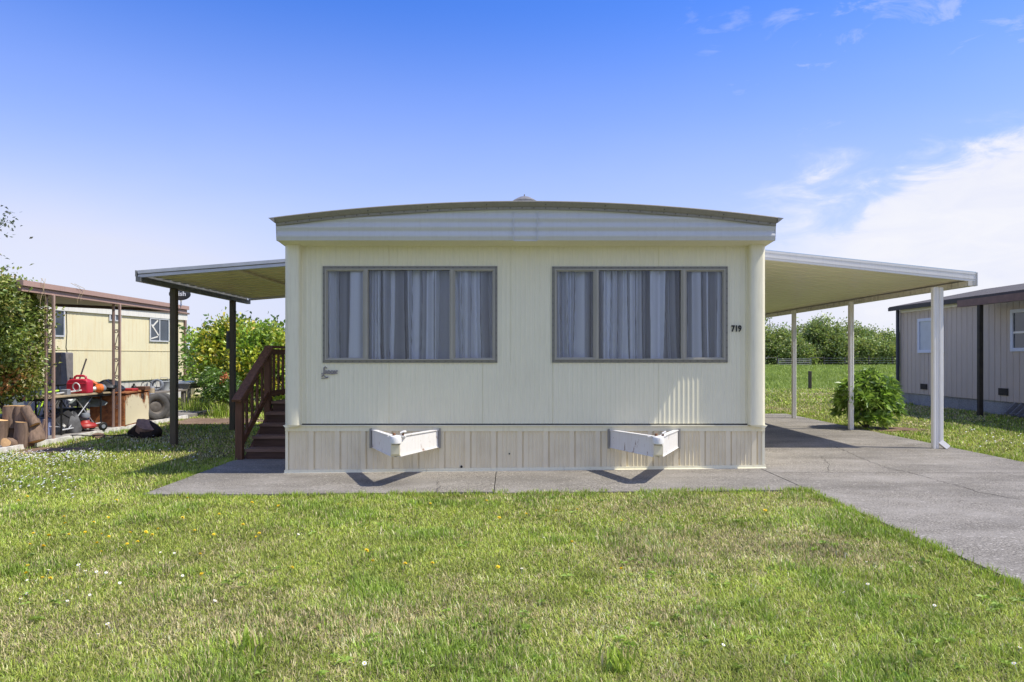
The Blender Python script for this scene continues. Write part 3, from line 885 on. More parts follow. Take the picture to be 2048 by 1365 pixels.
def limbs(root, base, tips, r0, name='trunk', mat=None, seed=1, wob=.12):
    rg = random.Random(seed); mb = MB(); off = wloc(root)
    for t in tips:
        b = Vector(base); t = Vector(t); pts = [b]
        for k in (1,2,3,4):
            p = b.lerp(t, k/4); j = (t-b).length*wob*(1 if k < 4 else .3)
            pts.append(p + Vector((rg.uniform(-j,j), rg.uniform(-j,j), rg.uniform(-j,j)*.4)))
        mb.tube([off+p for p in pts], [r0, r0*.75, r0*.55, r0*.36, r0*.15], 7)
    return mb.build(name, mat or M['trunk'], root)
def whorls(root, lobes, ntip, nleaf, length, aspect, pal, seed, w=None, name='crown', rise=.35, flowers=None):
    rg = np.random.default_rng(seed); P = []; D = []; T = []; tips = []
    for c, r, frac in lobes:
        k = int(ntip*frac); u = unit(rg.normal(size=(k,3))); u[:,2] = np.abs(u[:,2])*.9 - .25*rg.random(k)
        u = unit(u)
        rad = .45+.55*rg.random((k,1))**.45
        cc = np.array(c)+u*np.array(r)*rad*(1+.08*rg.normal(size=(k,1)))
        for j in range(k):
            if cc[j,2] < .04: continue
            m_ = rg.integers(nleaf-3, nleaf+3); ax = unit((u[j]*np.array([1,1,1])+np.array([0,0,.7])+.3*rg.normal(size=3))[None])[0]
            a = rg.random()*6.28 + np.arange(m_)*2.4
            e1 = unit(np.cross(ax, rg.normal(size=3))[None])[0]; e2 = np.cross(ax, e1)
            rr = rise*(.4+1.2*np.linspace(0,1,m_))
            d = np.cos(a)[:,None]*e1 + np.sin(a)[:,None]*e2 + rr[:,None]*ax
            P.append(cc[j] - ax*.02*rg.random((m_,1))*3); D.append(d)
            base = pick(pal, 1, rg, .1, w); T.append(np.repeat(base, m_, 0)*(.8+.4*rg.random((m_,1)))); tips.append(cc[j])
    P = np.concatenate(P); D = np.concatenate(D); T = np.clip(np.concatenate(T), .004, .9)
    s = length*(.7+.6*rg.random(len(P)))
    me = mesh_np(name, *leaves(P, D, s, s*aspect, T, rg, fold=.12, droop=.12), M['leaf'])
    link_part(name, me, root); return tips

YG = [(.44,.54,.05),(.58,.60,.06),(.29,.43,.05),(.18,.29,.05),(.66,.56,.06)]
GR = [(.11,.20,.035),(.15,.27,.04),(.20,.33,.05),(.08,.15,.03)]
# left background shrubs
g = G(520, 822, -.03)
sh = thing('shrub', (-6.75, 19.2, -.03), 'big yellow-green leafy shrub right behind the porch steps railing', 'shrub', 'shrubs behind the patio cover')
crown(sh, [((0,0,1.5),(1.0,.9,.85)),((-.6,.2,1.75),(.6,.6,.55)),((.55,.1,1.68),(.65,.6,.5)),((.3,-.3,.8),(.9,.7,.7)),((-.15,0,1.95),(.45,.4,.3))], 230, 42, .12, .135, YG, 21, [.30,.20,.27,.15,.08])
limbs(sh, (0,0,0), [(0,0,1.9),(-.6,.2,1.8),(.6,.1,1.7),(.2,-.4,1.3)], .05, 'stems', seed=3)
sh = thing('shrub', (-8.15, 20.0, -.03), 'tall shrub with golden new leaves between the yellow mobile home and the rear patio post', 'shrub', 'shrubs behind the patio cover')
crown(sh, [((0,0,1.7),(.95,.8,.9)),((.35,0,2.05),(.6,.5,.45)),((-.55,.2,1.75),(.5,.5,.6)),((.1,-.2,.9),(1.0,.7,.7)),((-.2,.1,2.3),(.35,.35,.28))], 240, 42, .12, .14, YG, 22, [.26,.27,.23,.14,.10])
limbs(sh, (0,0,0), [(0,0,2.1),(-.6,.2,2.0),(.5,.1,1.9),(.1,-.4,1.3)], .05, 'stems', seed=4)
g = G(428, 832, -.03)
sh = thing('shrub', (g.x+.02, g.y+.35, -.03), 'low rounded green shrub with orange flower in front of the taller golden shrubs', 'shrub')
whorls(sh, [((0,0,.52),(.55,.5,.58),.6),((-.2,.1,.85),(.42,.4,.4),.25),((.3,0,.55),(.45,.4,.5),.25)], 420, 9, .085, .34, GR+[(.22,.32,.05)], 23)
limbs(sh, (0,0,0), [(0,0,.8),(-.3,.1,.8),(.3,0,.7)], .02, 'stems', seed=5)
rg = np.random.default_rng(4); k = 60
P = np.array([.22,-.30,.98]) + rg.normal(size=(k,3))*.05
link_part('flower', mesh_np('flower', *leaves(P, rg.normal(size=(k,3)), .06, .04, pick([(.6,.16,.04),(.7,.28,.08)], k, rg), rg), M['leaf']), sh)
# dark conifer-like mass behind them
sh = thing('shrub', (-9.6, 23.5, -.03), 'dark green shrub half hidden behind the golden shrubs', 'shrub')
crown(sh, [((0,0,1.5),(1.6,1.0,1.2)),((1.2,0,1.7),(1.1,.8,.9)),((2.2,0,1.6),(1.2,.8,1.0))], 170, 34, .16, .16, GR, 24)
limbs(sh, (0,0,0), [(0,0,2.0),(1.2,.1,1.9)], .06, 'stems', seed=8)
# climbing bush at the left edge
vb = thing('bush', (-8.60, 11.62, -.03), 'tall overgrown bush with rusty orange leaves behind the stacked logs at the left edge', 'bush')
VB = [(.24,.32,.06),(.32,.38,.07),(.15,.21,.045),(.38,.37,.09),(.42,.25,.08)]
crown(vb, [((-.05,.0,1.80),(.52,.5,.80)),((.14,0,2.25),(.40,.4,.42)),((-.5,0,2.35),(.6,.5,.45)),((.26,-.05,1.25),(.34,.35,.48)),((-.5,.0,1.15),(.6,.4,.55)),((-.02,0,2.52),(.36,.36,.22)),((.42,-.72,2.32),(.24,.28,.42)),((.2,-.5,1.75),(.42,.3,.5)),((-.3,-.3,2.72),(.2,.2,.22))], 640, 62, .105, .075, VB, 31, [.36,.31,.22,.10,.01])
limbs(vb, (-.3,.2,0), [(0,0,2.2),(.25,0,2.0),(-.5,0,2.1),(.2,-.1,1.4),(-.4,-.1,1.5)], .05, 'stems', seed=9)
rg = np.random.default_rng(9); P = []
for c in ((.30,-.32,1.12),(.45,-.22,1.18),(.12,-.36,1.00),(.0,-.38,1.22),(.36,-.28,1.02)):
    P.append(np.array(c) + rg.normal(size=(34,3))*.085)
P = np.concatenate(P); k = len(P)
link_part('dry_leaves', mesh_np('dry_leaves', *leaves(P, rg.normal(size=(k,3)), .085, .05, pick([(.55,.26,.07),(.62,.34,.12),(.38,.17,.06)], k, rg), rg), M['leaf']), vb)
P = np.concatenate([np.array(c) + rg.normal(size=(40,3))*.07 for c in ((.50,-.12,1.58),(.48,-.16,1.44))])[:60]; k = len(P)
link_part('blossom', mesh_np('blossom', *leaves(P, rg.normal(size=(k,3)), .05, .04, pick([(.70,.48,.50),(.80,.74,.76),(.55,.30,.33)], k, rg), rg), M['leaf']), vb)
# trailing vine strands over the neighbour's roof edge
# tree whose crown just reaches into the left edge
tr = thing('tree', (-12.22, 14.2, -.03), 'dark-leaved tree whose twig ends reach into the left edge above the bush', 'tree')
crown(tr, [((-.2,0,3.7),(1.25,1.0,.9)),((.6,.1,3.05),(.9,.8,.5)),((-1.2,0,3.6),(1.2,1.0,1.1)),((1.38,0,4.30),(.34,.3,.20))], 110, 40, .15, .10, [(.05,.075,.05),(.07,.10,.05)], 33)
limbs(tr, (-.4,0,0), [(-.3,0,3.9),(.5,0,3.1),(-1.2,0,3.6),(1.45,0,4.3)], .12, 'trunk', seed=12)
# rhododendron by the carport post
g = G(1735, 862, .03)
rb = thing('bush', (g.x+.22, g.y+.45, .03), 'rounded bush with long glossy leaves beside the middle carport post', 'bush')
whorls(rb, [((0,0,.55),(.50,.48,.56),.6),((.20,0,.66),(.40,.4,.42),.3),((-.24,-.1,.60),(.36,.4,.42),.25),((0,-.1,.2),(.36,.4,.22),.14),((.46,.05,.38),(.22,.25,.22),.07),((.05,0,1.02),(.2,.2,.16),.05),((-.42,0,.34),(.2,.2,.2),.05)], 430, 10, .165, .30,
       [(.18,.31,.05),(.28,.44,.06),(.40,.56,.09),(.11,.19,.035)], 41, [.26,.34,.26,.14], rise=.55)
limbs(rb, (0,0,0), [(0,0,.7),(.4,0,.7),(-.4,0,.6),(.1,-.3,.5),(-.2,.2,.6)], .022, 'stems', seed=14)
# trees beyond the field
FT = [(.27,.35,.085),(.32,.40,.10),(.37,.44,.11),(.20,.27,.07)]
spec = [(1520,4.4,10.0,5.2,'tall broad tree at the left end of the tree row, tight behind the carport'),
        (1572,5.0,8.4,4.4,'bushy tree right behind the metal field gate'),
        (1612,6.5,9.3,5.0,'dense light green tree between the two far carport posts'),
        (1655,2.5,9.8,4.8,'full round tree left of the middle carport post in the far row'),
        (1700,5.5,8.9,4.6,'tree straight behind the middle carport post in the far row'),
        (1738,8.0,8.6,4.2,'thin-topped tree right of the middle carport post in the far row'),
        (1772,4.0,8.2,4.2,'pale open tree next to the grey neighbour house corner'),
        (1815,9.0,8.0,4.6,'tree mostly hidden behind the grey neighbour house corner'),
        (1592,1.0,5.2,3.2,'low shrubby tree in front of the far row, near the gate'),
        (1716,0.0,5.0,3.4,'low shrubby tree in front of the far row, right of the middle post'),
        (1764,0.0,4.6,3.2,'low pale shrubby tree at the foot of the open tree')]
for i, (px, dy, hgt, rad, lab) in enumerate(spec):
    Y = 122+dy; x = (px-1018)*Y/FPX
    hgt *= (1.0,.84,.93,.95,.88,.84,.82,.8,.9,.9,.9)[i]
    t = thing('tree', (x, Y, .03), lab, 'tree', 'trees beyond the field')
    rg_ = random.Random(60+i); lobes = []
    for k in range(4): lobes.append(((rad*(k-1.5)*.45, -.6, hgt*.16), (rad*.4, rad*.4, hgt*.17)))
    for k in range(6):
        a = rg_.uniform(0, 6.28); rr = rad*rg_.uniform(.2,.62)
        lobes.append(((rr*math.cos(a), rr*math.sin(a)*.6, hgt*rg_.uniform(.25,.72)), (rad*rg_.uniform(.40,.58), rad*.5, hgt*rg_.uniform(.17,.25))))
    lobes += [((0,0,hgt*.55),(rad*.8,rad*.6,hgt*.34)), ((0,0,hgt*.78),(rad*.5,rad*.4,hgt*.2))]
    thin = i in (5, 6)
    crown(t, lobes, 240 if not thin else 130, 36, .50 if not thin else .45, .42, FT if i % 3 else FT[1:], 70+i, aspect=.6, up=.4, inner=.5)
    limbs(t, (0,0,0), [(rg_.uniform(-rad,rad)*.4, 0, hgt*.9) for _ in range(3)] + [(rg_.uniform(-rad,rad)*.7,0,hgt*.6) for _ in range(2)], .16, 'trunk', seed=i)

# ------------------------------------------------------------------ far fence, gate, posts
fy_ = 118.0
def fpos(px, Y=fy_): return (px-1018)*Y/FPX
M['gate'] = plain('gate_tube', (.30,.31,.32), .5)
gate = thing('field_gate', (fpos(1590), fy_, .03), 'grey metal tube gate at the far side of the field', 'gate')
mb = MB(); xa, xb = fpos(1557), fpos(1622)
for z in (.25,.55,.85,1.15): mb.tube([(xa,fy_,z),(xb,fy_,z)], .035, 6)
mb.build('rails', M['gate'], gate)
for x in (xa, (xa+xb)/2, xb): MB().tube([(x,fy_,.15),(x,fy_,1.2)], .05, 6).build('stile', M['gate'], gate)
wf = thing('wire_fence', (fpos(1700), fy_, .03), 'far field fence with thin wooden posts and rails below the tree row', 'fence')
for px, hh in ((1556,1.5),(1650,1.55),(1692,1.5),(1740,1.7),(1787,1.6)):
    x = fpos(px); MB().cbox(x-.09, x+.09, fy_+.2, fy_+.38, 0, hh, .02).build('post', M['fencewood'], wf)
mb = MB(); mb.bar((fpos(1622),fy_+.29,1.38),(fpos(1650),fy_+.29,1.38),.06,.09); mb.bar((fpos(1530),fy_+.29,1.40),(fpos(1556),fy_+.29,1.40),.06,.09); mb.build('rail', M['greywood'], wf)
mb = MB()
for z in (.5,.9,1.3): mb.tube([(fpos(1650),fy_+.18,z),(fpos(1830),fy_+.18,z)], .012, 4)
mb.build('wire', M['alu'], wf)
for px, py, lab in ((1620,779,'dark wooden fence post standing alone at the field edge, left of the middle carport post'),
                    (1722,776,'dark wooden fence post showing just above the rounded bush')):
    g = G(px, py, .03); hh = .84 if px < 1700 else .86
    o = MB().cbox(g.x-.06, g.x+.06, g.y-.06, g.y+.06, 0, hh, .012).build('fence_post', M['fencewood'], None, loc=(g.x,g.y,0))
    tag(o, lab, 'fence post', 'posts along the near edge of the field')

# ------------------------------------------------------------------ grey neighbour house on the right
NXW = 12.20; NYF = 21.3
M['greysiding'] = weathered('grey_siding', (.585,.50,.425), (.405,.345,.29), .55, .7, streak=(9,9,.5))
M['shingle'] = NT('roof_shingle')
t = M['shingle']; br = t.n('ShaderNodeTexBrick'); br.inputs['Scale'].default_value = 4.5; br.inputs['Mortar Size'].default_value = .03
br.inputs['Color1'].default_value = (.085,.068,.058,1); br.inputs['Color2'].default_value = (.14,.115,.10,1); br.inputs['Mortar'].default_value = (.05,.045,.04,1)
tc = t.n('ShaderNodeTexCoord'); mp = t.n('ShaderNodeMapping'); mp.inputs['Rotation'].default_value = (0,0,R(90)); t.L.new(tc.outputs['Object'], mp.inputs[0]); t.L.new(mp.outputs[0], br.inputs['Vector'])
t.col(t.mix(t.ramp(t.noise(3,5), [(.4,(0,0,0)),(.7,(.5,)*3)]), br.outputs[0], (.10,.10,.085))); t.set(Roughness=.9); t.bump(br.outputs[1], .5, .02); M['shingle'] = t.m
hs = thing('house', (15, 16, 0), 'grey house with vertical board siding and low shingle roof at the right edge', 'house')
mb = MB()
pts = []; y = 8.0
while y < NYF:
    pts += [(y,0),(y+.19,0),(y+.1915,.012),(y+.2065,.012),(y+.208,0)]; y += .208
pts = [p for p in pts if p[0] < NYF-.01] + [(NYF,0)]
ZF, ZW = .36, 2.93
mb.sheet([[(NXW+d, yy, z) for yy, d in pts] for z in (ZF, ZW)])
mb.box(NXW+.02, NXW+5.6, NYF-.02, NYF, ZF, ZW); mb.box(NXW+.02, NXW+5.6, 8.0, 8.02, ZF, ZW); mb.box(NXW+5.58, NXW+5.6, 8.02, NYF-.02, ZF, ZW)
mb.build('wall', M['greysiding'], hs, angle=15)
mb = MB(); mb.box(NXW+.03, NXW+5.55, 8.05, NYF-.03, -.1, ZF-.001); mb.build('foundation', concrete('foundation_block', (.30,.31,.32), (.18,.18,.18), (.40,.40,.40)), hs)
mb = MB()
ov = .22; rp = .19; mid = NXW+2.8
for sg in (1, -1):
    xe_ = mid - sg*(2.8+ov)
    mb.add([(xe_, 7.7, ZW+.02), (xe_, NYF+.22, ZW+.02), (mid, NYF+.22, ZW+.02+rp*(2.8+ov)), (mid, 7.7, ZW+.02+rp*(2.8+ov)),
            (xe_, 7.7, ZW+.10), (xe_, NYF+.22, ZW+.10), (mid, NYF+.22, ZW+.10+rp*(2.8+ov)), (mid, 7.7, ZW+.10+rp*(2.8+ov))],
           [(0,1,2,3),(7,6,5,4),(0,4,5,1),(1,5,6,2),(2,6,7,3),(3,7,4,0)])
mb.build('roof', M['shingle'], hs)
mb = MB()
mb.prism([(0,0),(5.6,0),(2.8,.52)], (NXW, NYF-.015, ZW-.01), (1,0,0), (0,0,1), (0,.012,0)); mb.build('gable', M['greysiding'], hs)
mb = MB(); mb.box(NXW-ov-.02, NXW-ov+.03, 7.7, NYF+.24, ZW-.03, ZW+.075); mb.build('eave_board', plain('eave_dark', (.045,.04,.038), .6), hs)
mb = MB(); mb.box(NXW-.03, NXW-.004, 7.9, NYF-.05, ZW-.10, ZW-.005); mb.build('frieze_board', M['whitemetal'], hs)
mb = MB(); mb.cbox(NXW-.12, NXW-.03, NYF-.06, NYF+.03, .05, ZW-.01, .015); mb.build('downspout', plain('downspout_dark', (.05,.055,.075), .5), hs)
def nwin(pxa, pxb, pya, pyb, name, door=False):
    ya = NXW*FPX/(pxa-1018); yb = NXW*FPX/(pxb-1018); ym = (ya+yb)/2
    z0_ = CAM_H+(715-pyb)*ym/FPX; z1_ = CAM_H+(715-pya)*ym/FPX
    y0_, y1_ = min(ya,yb), max(ya,yb); t_ = .085
    mb = MB(); X0, X1 = NXW-.035, NXW+.02
    mb.box(X0,X1,y0_,y1_,z1_-t_,z1_); mb.box(X0,X1,y0_,y1_,z0_,z0_+t_); mb.box(X0,X1,y0_,y0_+t_,z0_+t_,z1_-t_); mb.box(X0,X1,y1_-t_,y1_,z0_+t_,z1_-t_)
    wn = mb.build('window', plain('trim_paint_white', (.66,.70,.80), .5, .06), hs)
    mb = MB(); mb.box(NXW-.006, NXW+.004, y0_+t_, y1_-t_, z0_+t_, z1_-t_)
    mb.build('pane', M['palepane'] if door else M['darkglass'], wn)
    if not door:
        mb = MB(); zm = (z0_+z1_)/2-.05; mb.box(NXW-.02, NXW-.007, y0_+t_, y1_-t_, zm-.025, zm+.025); mb.build('sash_rail', M['whitemetal'], wn)
M['darkglass'] = plain('dark_window_glass', (.055,.07,.09), .08, .2, 2, spec=.7)
M['palepane'] = plain('pale_blind', (.50,.55,.60), .3, .08, 3)
nwin(1837, 1888, 636, 706, 'window', True); nwin(2023, 2090, 617, 703, 'window')
for a, b, c, d in ((1842,1855,768,779),(1998,2017,777,791)):
    ya = NXW*FPX/(a-1018); yb = NXW*FPX/(b-1018); ym = (ya+yb)/2
    mb = MB(); zc = CAM_H+(715-d)*ym/FPX; zd = CAM_H+(715-c)*ym/FPX
    mb.box(NXW-.02, NXW-.002, yb, ya, zc, zd)
    for k in range(4): mb.box(NXW-.03, NXW-.021, yb+.02, ya-.02, zc+(zd-zc)*(k+.3)/4, zc+(zd-zc)*(k+.7)/4)
    mb.build('vent', plain('vent_dark', (.035,.03,.028), .7), hs)
# awning with brown beam
aw = thing('awning', (11.6, 14, 0), 'brown-edged awning on a dark post along the grey house wall', 'awning')
g = G(1962, 832, .03); AX = g.x
mb = MB(); mb.box(AX-.07, AX+.05, 9.0, 17.35, 2.72, 2.89); mb.build('beam', plain('beam_brown', (.15,.085,.07), .5, .2), aw)
mb = MB(); mb.box(AX+.051, NXW-ov-.025, 9.0, 17.3, 2.80, 2.84); mb.build('roof_panel', plain('awning_brown', (.17,.11,.09), .6), aw)
mb = MB(); mb.cbox(AX-.07, AX+.03, g.y-.05, g.y+.05, -.02, 2.72, .01); mb.build('post', plain('post_dark', (.035,.030,.022), .7, .3, 9), aw)
# leaning pallet
pl = thing('pallet', (11.45, 15.5, .03), 'weathered wooden pallet leaning low against the grey house', 'pallet')
g0 = G(2010, 833, .03)
for k in range(6):
    mb = MB(); o_ = Vector((g0.x + .0, g0.y - .20*k, .06)); mb.bar(o_, o_+Vector((.62,-.0,.58)), .10, .022, (0,1,0)); mb.build('slat', wood('pallet_wood', (.27,.28,.30), (.14,.14,.15), axis=0) if k == 0 else M['palletw'], pl)
    if k == 0: M['palletw'] = bpy.data.materials['pallet_wood']
for t_ in (.1,.55,.95):
    mb = MB(); p = Vector((g0.x+.62*t_+.03, 0, .03+.58*t_)); mb.bar((p.x, g0.y+.06, p.z), (p.x, g0.y-1.1, p.z), .05, .06); mb.build('runner', M['palletw'], pl)

# ------------------------------------------------------------------ yellow neighbour home on the left
YW = [Vector((-13.35,19.2,0)), Vector((-12.0,25.3,0))]
M['yellow'] = weathered('yellow_siding', (.76,.69,.46), (.62,.44,.20), .6, .5, streak=(4,4,.3))
M['yellowwhite'] = weathered('yellow_home_fascia', (.74,.72,.66), (.35,.28,.18), .5, .5)
yh = thing('mobile_home', (-14, 22, 0), 'pale yellow mobile home with stained siding behind the junk-covered patio on the left', 'mobile home')
ux = (YW[1]-YW[0]).normalized(); nx_ = Vector((ux.y, -ux.x, 0)); Ly = (YW[1]-YW[0]).length
mb = MB(); pts = []; s_ = 0
while s_ < Ly:
    pts += [(s_,0),(s_+.10,0),(s_+.115,.004),(s_+.14,.004),(s_+.155,0)]; s_ += .155
pts = [p for p in pts if p[0] < Ly]+[(Ly,0)]
YZ0, YZ1 = .68, 2.82
mb.sheet([[YW[0]+ux*a+nx_*d+Vector((0,0,z)) for a, d in pts] for z in (YZ0, YZ1)])
bk = -nx_*4
mb.add([YW[0]+Vector((0,0,YZ0)), YW[0]+bk+Vector((0,0,YZ0)), YW[0]+bk+Vector((0,0,3.0)), YW[0]+Vector((0,0,3.0))], [(0,1,2,3)])
mb.add([YW[1]+Vector((0,0,YZ0)), YW[1]+bk+Vector((0,0,YZ0)), YW[1]+bk+Vector((0,0,3.0)), YW[1]+Vector((0,0,3.0))], [(0,1,2,3)])
mb.build('wall', M['yellow'], yh, angle=15)
mb = MB()
def yb_(a0, a1, d0, d1, z0, z1): 
    mb.add([YW[0]+ux*a+nx_*d+Vector((0,0,z)) for z in (z0,z1) for a, d in ((a0,d0),(a1,d0),(a1,d1),(a0,d1))],
           [(0,3,2,1),(4,5,6,7),(0,1,5,4),(1,2,6,5),(2,3,7,6),(3,0,4,7)])
yb_(-.05, Ly+.05, -4.0, .06, YZ1+.001, 3.04); mb.build('roof_edge', M['yellowwhite'], yh)
mb = MB(); yb_(-.1, Ly+.12, -4.1, .10, 3.041, 3.10); mb.build('roof', plain('roof_brown', (.20,.14,.12), .6), yh)
mb = MB(); yb_(0, Ly, -3.9, -.05, -.1, YZ0-.002); mb.build('skirting', weathered('old_skirting', (.60,.58,.54), (.12,.10,.09), .8, .6, scale=3, streak=(3,3,1)), yh)
mb = MB(); yb_(Ly-.09, Ly+.0, .012, .07, .55, YZ1); mb.build('corner_pipe', plain('pipe_brown', (.23,.15,.12), .5), yh)
def ywin(pxa, pxb, pya, pyb, mull):
    def s_at(px):
        k = (px-1018)/FPX            # x = k*y
        return (k*YW[0].y - YW[0].x)/(ux.x - k*ux.y)
    a0, a1 = s_at(pxa), s_at(pxb); Ym = (YW[0]+ux*(a0+a1)/2).y
    z0_ = CAM_H+(715-pyb)*Ym/FPX; z1_ = CAM_H+(715-pya)*Ym/FPX; t_ = .045
    global mb
    mb = MB(); yb_(a0,a1,.012,.045,z1_-t_,z1_); yb_(a0,a1,.012,.045,z0_,z0_+t_); yb_(a0,a0+t_,.012,.045,z0_+t_,z1_-t_); yb_(a1-t_,a1,.012,.045,z0_+t_,z1_-t_)
    if mull: yb_((a0+a1)/2-.02,(a0+a1)/2+.02,.012,.04,z0_+t_,z1_-t_)
    w = mb.build('window', M['alu'], yh)
    mb = MB(); yb_(a0+t_,a1-t_,.013,.022,z0_+t_,z1_-t_); mb.build('pane', M['darkglass'], w)
    if pxa > 290:
        mb = MB()
        p0 = YW[0]+ux*(a0+.1)+nx_*.027
        mb.bar(p0+Vector((0,0,z1_-.24)), p0+ux*.33+Vector((0,0,z0_+.22)), .008, .05); mb.bar(p0+ux*.02+Vector((0,0,z1_-.32)), p0+ux*.30+Vector((0,0,z1_-.08)), .010, .05); mb.bar(p0-ux*.03+Vector((0,0,z0_+.10)), p0+ux*.30+Vector((0,0,z0_+.18)), .012, .04)
        mb.build('inside_brace', M['yellowwhite'], w)
ywin(106,128,619,674,False); ywin(217,241,627,643,True); ywin(298,337,637,684,True)
p0 = YW[0]+ux*1.05+nx_*.016; mb = MB(); mb.tube([p0+Vector((0,0,2.80)), p0+ux*.02+Vector((0,0,2.2)), p0-ux*.01+Vector((0,0,1.75)), p0+ux*.06+Vector((0,0,1.45)), p0+ux*.13+Vector((0,0,1.32))], .010, 5); mb.build('hanging_cable', M['black'], yh)
mb = MB(); yb_(0, Ly-.1, .0102, .016, 1.66, 1.675); mb.build('siding_joint', plain('joint_tan', (.60,.52,.32), .6), yh)
# shed box beyond
sd = thing('shed', (-11.4, 26.6, 0), 'small cream lean-to shed at the far end of the yellow home', 'shed')
a = at(376, 755, 26.5); b = at(393, 755, 26.5)
MB().box(a.x-.3, b.x, 26.4, 28, -.05, 1.75).build('wall', M['yellow'], sd)
mb = MB(); mb.add([(a.x-.4,26.2,2.02),(b.x+.3,26.2,1.80),(b.x+.3,28.2,1.80),(a.x-.4,28.2,2.02),(a.x-.4,26.2,2.07),(b.x+.3,26.2,1.85),(b.x+.3,28.2,1.85),(a.x-.4,28.2,2.07)],
       [(0,3,2,1),(4,5,6,7),(0,1,5,4),(1,2,6,5),(2,3,7,6),(3,0,4,7)]); mb.build('roof', M['alu'], sd)
# brown patio cover with scroll columns
bc = thing('patio_cover', (-9.8, 13, 0), 'brown-edged patio cover on scrolled iron columns beside the yellow mobile home', 'patio cover')
M['brownmetal'] = weathered('brown_cover_metal', (.42,.275,.225), (.25,.16,.13), .45, .5)
M['iron'] = weathered('column_brown_paint', (.40,.275,.22), (.50,.38,.31), .5, .55)
BX = -7.90; BY0, BY1 = 11.0, 16.65; BZ = 2.52
mb = MB(); mb.box(BX-.06, BX+.05, BY0, BY1, BZ, BZ+.085); mb.box(BX-.02, BX+.09, BY0-.02, BY1+.03, BZ+.087, BZ+.175)
mb.build('fascia', M['brownmetal'], bc)
mb = MB(); pts = []; n = int((BY1-BY0)/.10)
for i in range(n*2+1): pts.append((BY0+(BY1-BY0)*i/(n*2), .03 if i % 2 else 0))
mb.sheet([[(x, y, z+d) for y, d in pts] for x, z in ((BX-.02, BZ+.09), (-12.4, BZ+.30))]); mb.sheet([[(x, y, z+.06) for y in (BY0,BY1)] for x, z in ((BX-.02, BZ+.09), (-12.4, BZ+.30))])
mb.build('roof_panel', M['patiounder'], bc, angle=10)
mb = MB(); mb.bar((-12.4,BY1-.03,BZ+.26),(-7.97,BY1-.03,BZ+.06),.05,.07); mb.build('joist', plain('joist_brown', (.10,.06,.05), .6), bc)
def spiral(mb, c, r, u, v, turns=1.4, sg=1, start=0):
    pts = []
    for i in range(22):
        t = i/21; a = start + sg*turns*2*PI*t; k = r*(1-.72*t)
        pts.append(Vector(c)+Vector(u)*(k*math.cos(a))+Vector(v)*(k*math.sin(a)))
    mb.tube(pts, .008, 5)
for ci, (px, py) in enumerate(((108,887),(249,862),(354,840.5))):
    g = G(px, py, -.03); mb = MB(); cx, cy = BX, g.y
    leg = [(cx, cy-.075), (cx, cy+.075)]
    if ci == 0: leg = [(cx-.0, cy-.06), (cx+.0, cy+.06)]
    half = (.062, .062, .062)[ci]
    for sgn in (-1, 1):
        mb.cbox(cx+sgn*half-.021, cx+sgn*half+.021, cy-.021, cy+.021, -.03, BZ, .004)
    if ci == 0: mb.bar((cx-half-.01, cy-.03, .38), (cx-half-.11, cy-.03, -.03), .028, .028)
    col_ = mb.build('column', M['iron'], bc)
    mb = MB()
    for z in (.62, 1.22, 1.80):
        for dz, sg in ((.17,1),(-.17,-1)):
            spiral(mb, (cx, cy, z+dz), .045, (1,0,0), (0,0,1), 1.4, sg, 0 if sg > 0 else PI)
        mb.tube([(cx+.045,cy,z+.15),(cx+.01,cy,z+.05),(cx-.01,cy,z-.05),(cx-.045,cy,z-.15)], .008, 5)
    mb.build('scrollwork', M['iron'], col_)
# dry vine strands hanging on the fascia
mb = MB(); rg_ = random.Random(5)
for px in (70, 74, 79, 145, 152):
    p = at(px, 560 if px < 100 else 575, BY0+.1); y = BX*FPX/(px-1018)
    p = Vector((BX+.10, y, BZ+.19)); pts = [p+Vector((0,-.2 if px>100 else 0,.06))]
    for k in range(9): pts.append(p+Vector((.012+.012*math.sin(k*.9+px), .05*math.sin(k*.5+px), -.06*k*(1 if px<100 else .6))))
    mb.tube(pts, [.004-.0003*j for j in range(len(pts))], 5)
o = mb.build('vine_strands', plain('dry_vine', (.50,.40,.24), .8), None, loc=(BX, 11, BZ)); tag(o, 'dry pale vine strands hanging over the brown patio fascia', 'vine')
# satellite dish on the cover
dc = Vector((BX+.10, 16.2, 2.95))
sdish = thing('satellite_dish', (dc.x, dc.y, BZ+.17), 'dark grey satellite dish with white lettering on the brown patio roof', 'satellite dish')
xf = Matrix.Translation(dc) @ Matrix.Rotation(R(8), 4, 'Z') @ Matrix.Rotation(R(90+8), 4, 'X') @ Matrix.Diagonal((1.0,.60,1,1))
prof = [(0,.0),(.06,-.004),(.12,-.012),(.18,-.026),(.235,-.045)]
mb = MB(xf); mb.lathe([(0,0)]+[(r,-z*0 + (r*r)*.55) for r in (.05,.1,.15,.2,.24)] , n=32); mb.lathe([(.24,.0317),(.246,.03),(.24,.022),(0,-.012)], n=32)
mb.build('reflector', plain('dish_grey', (.045,.05,.06), .45, .1), sdish)
xf2 = Matrix.Translation(dc+Vector((.03,-.06,.0))) @ Matrix.Rotation(R(8), 4, 'Z') @ Matrix.Rotation(R(90), 4, 'X')
text_mb('dish', .15, .003, xf2, 1.05, .002).build('lettering', plain('lettering_white', (.8,.8,.8), .5, .02), sdish)
mb = MB(); mb.tube([(dc.x,dc.y+.04,BZ+.15),(dc.x,dc.y+.05,BZ+.30),(dc.x,dc.y+.02,BZ+.40)], .022, 8); mb.build('mast', M['alu'], sdish)

# ------------------------------------------------------------------ things on and near the neighbour's patio
PZ0 = .045
def on_bench_pt(px, Y): return Vector(((px-1018)*Y/FPX, Y, .581))
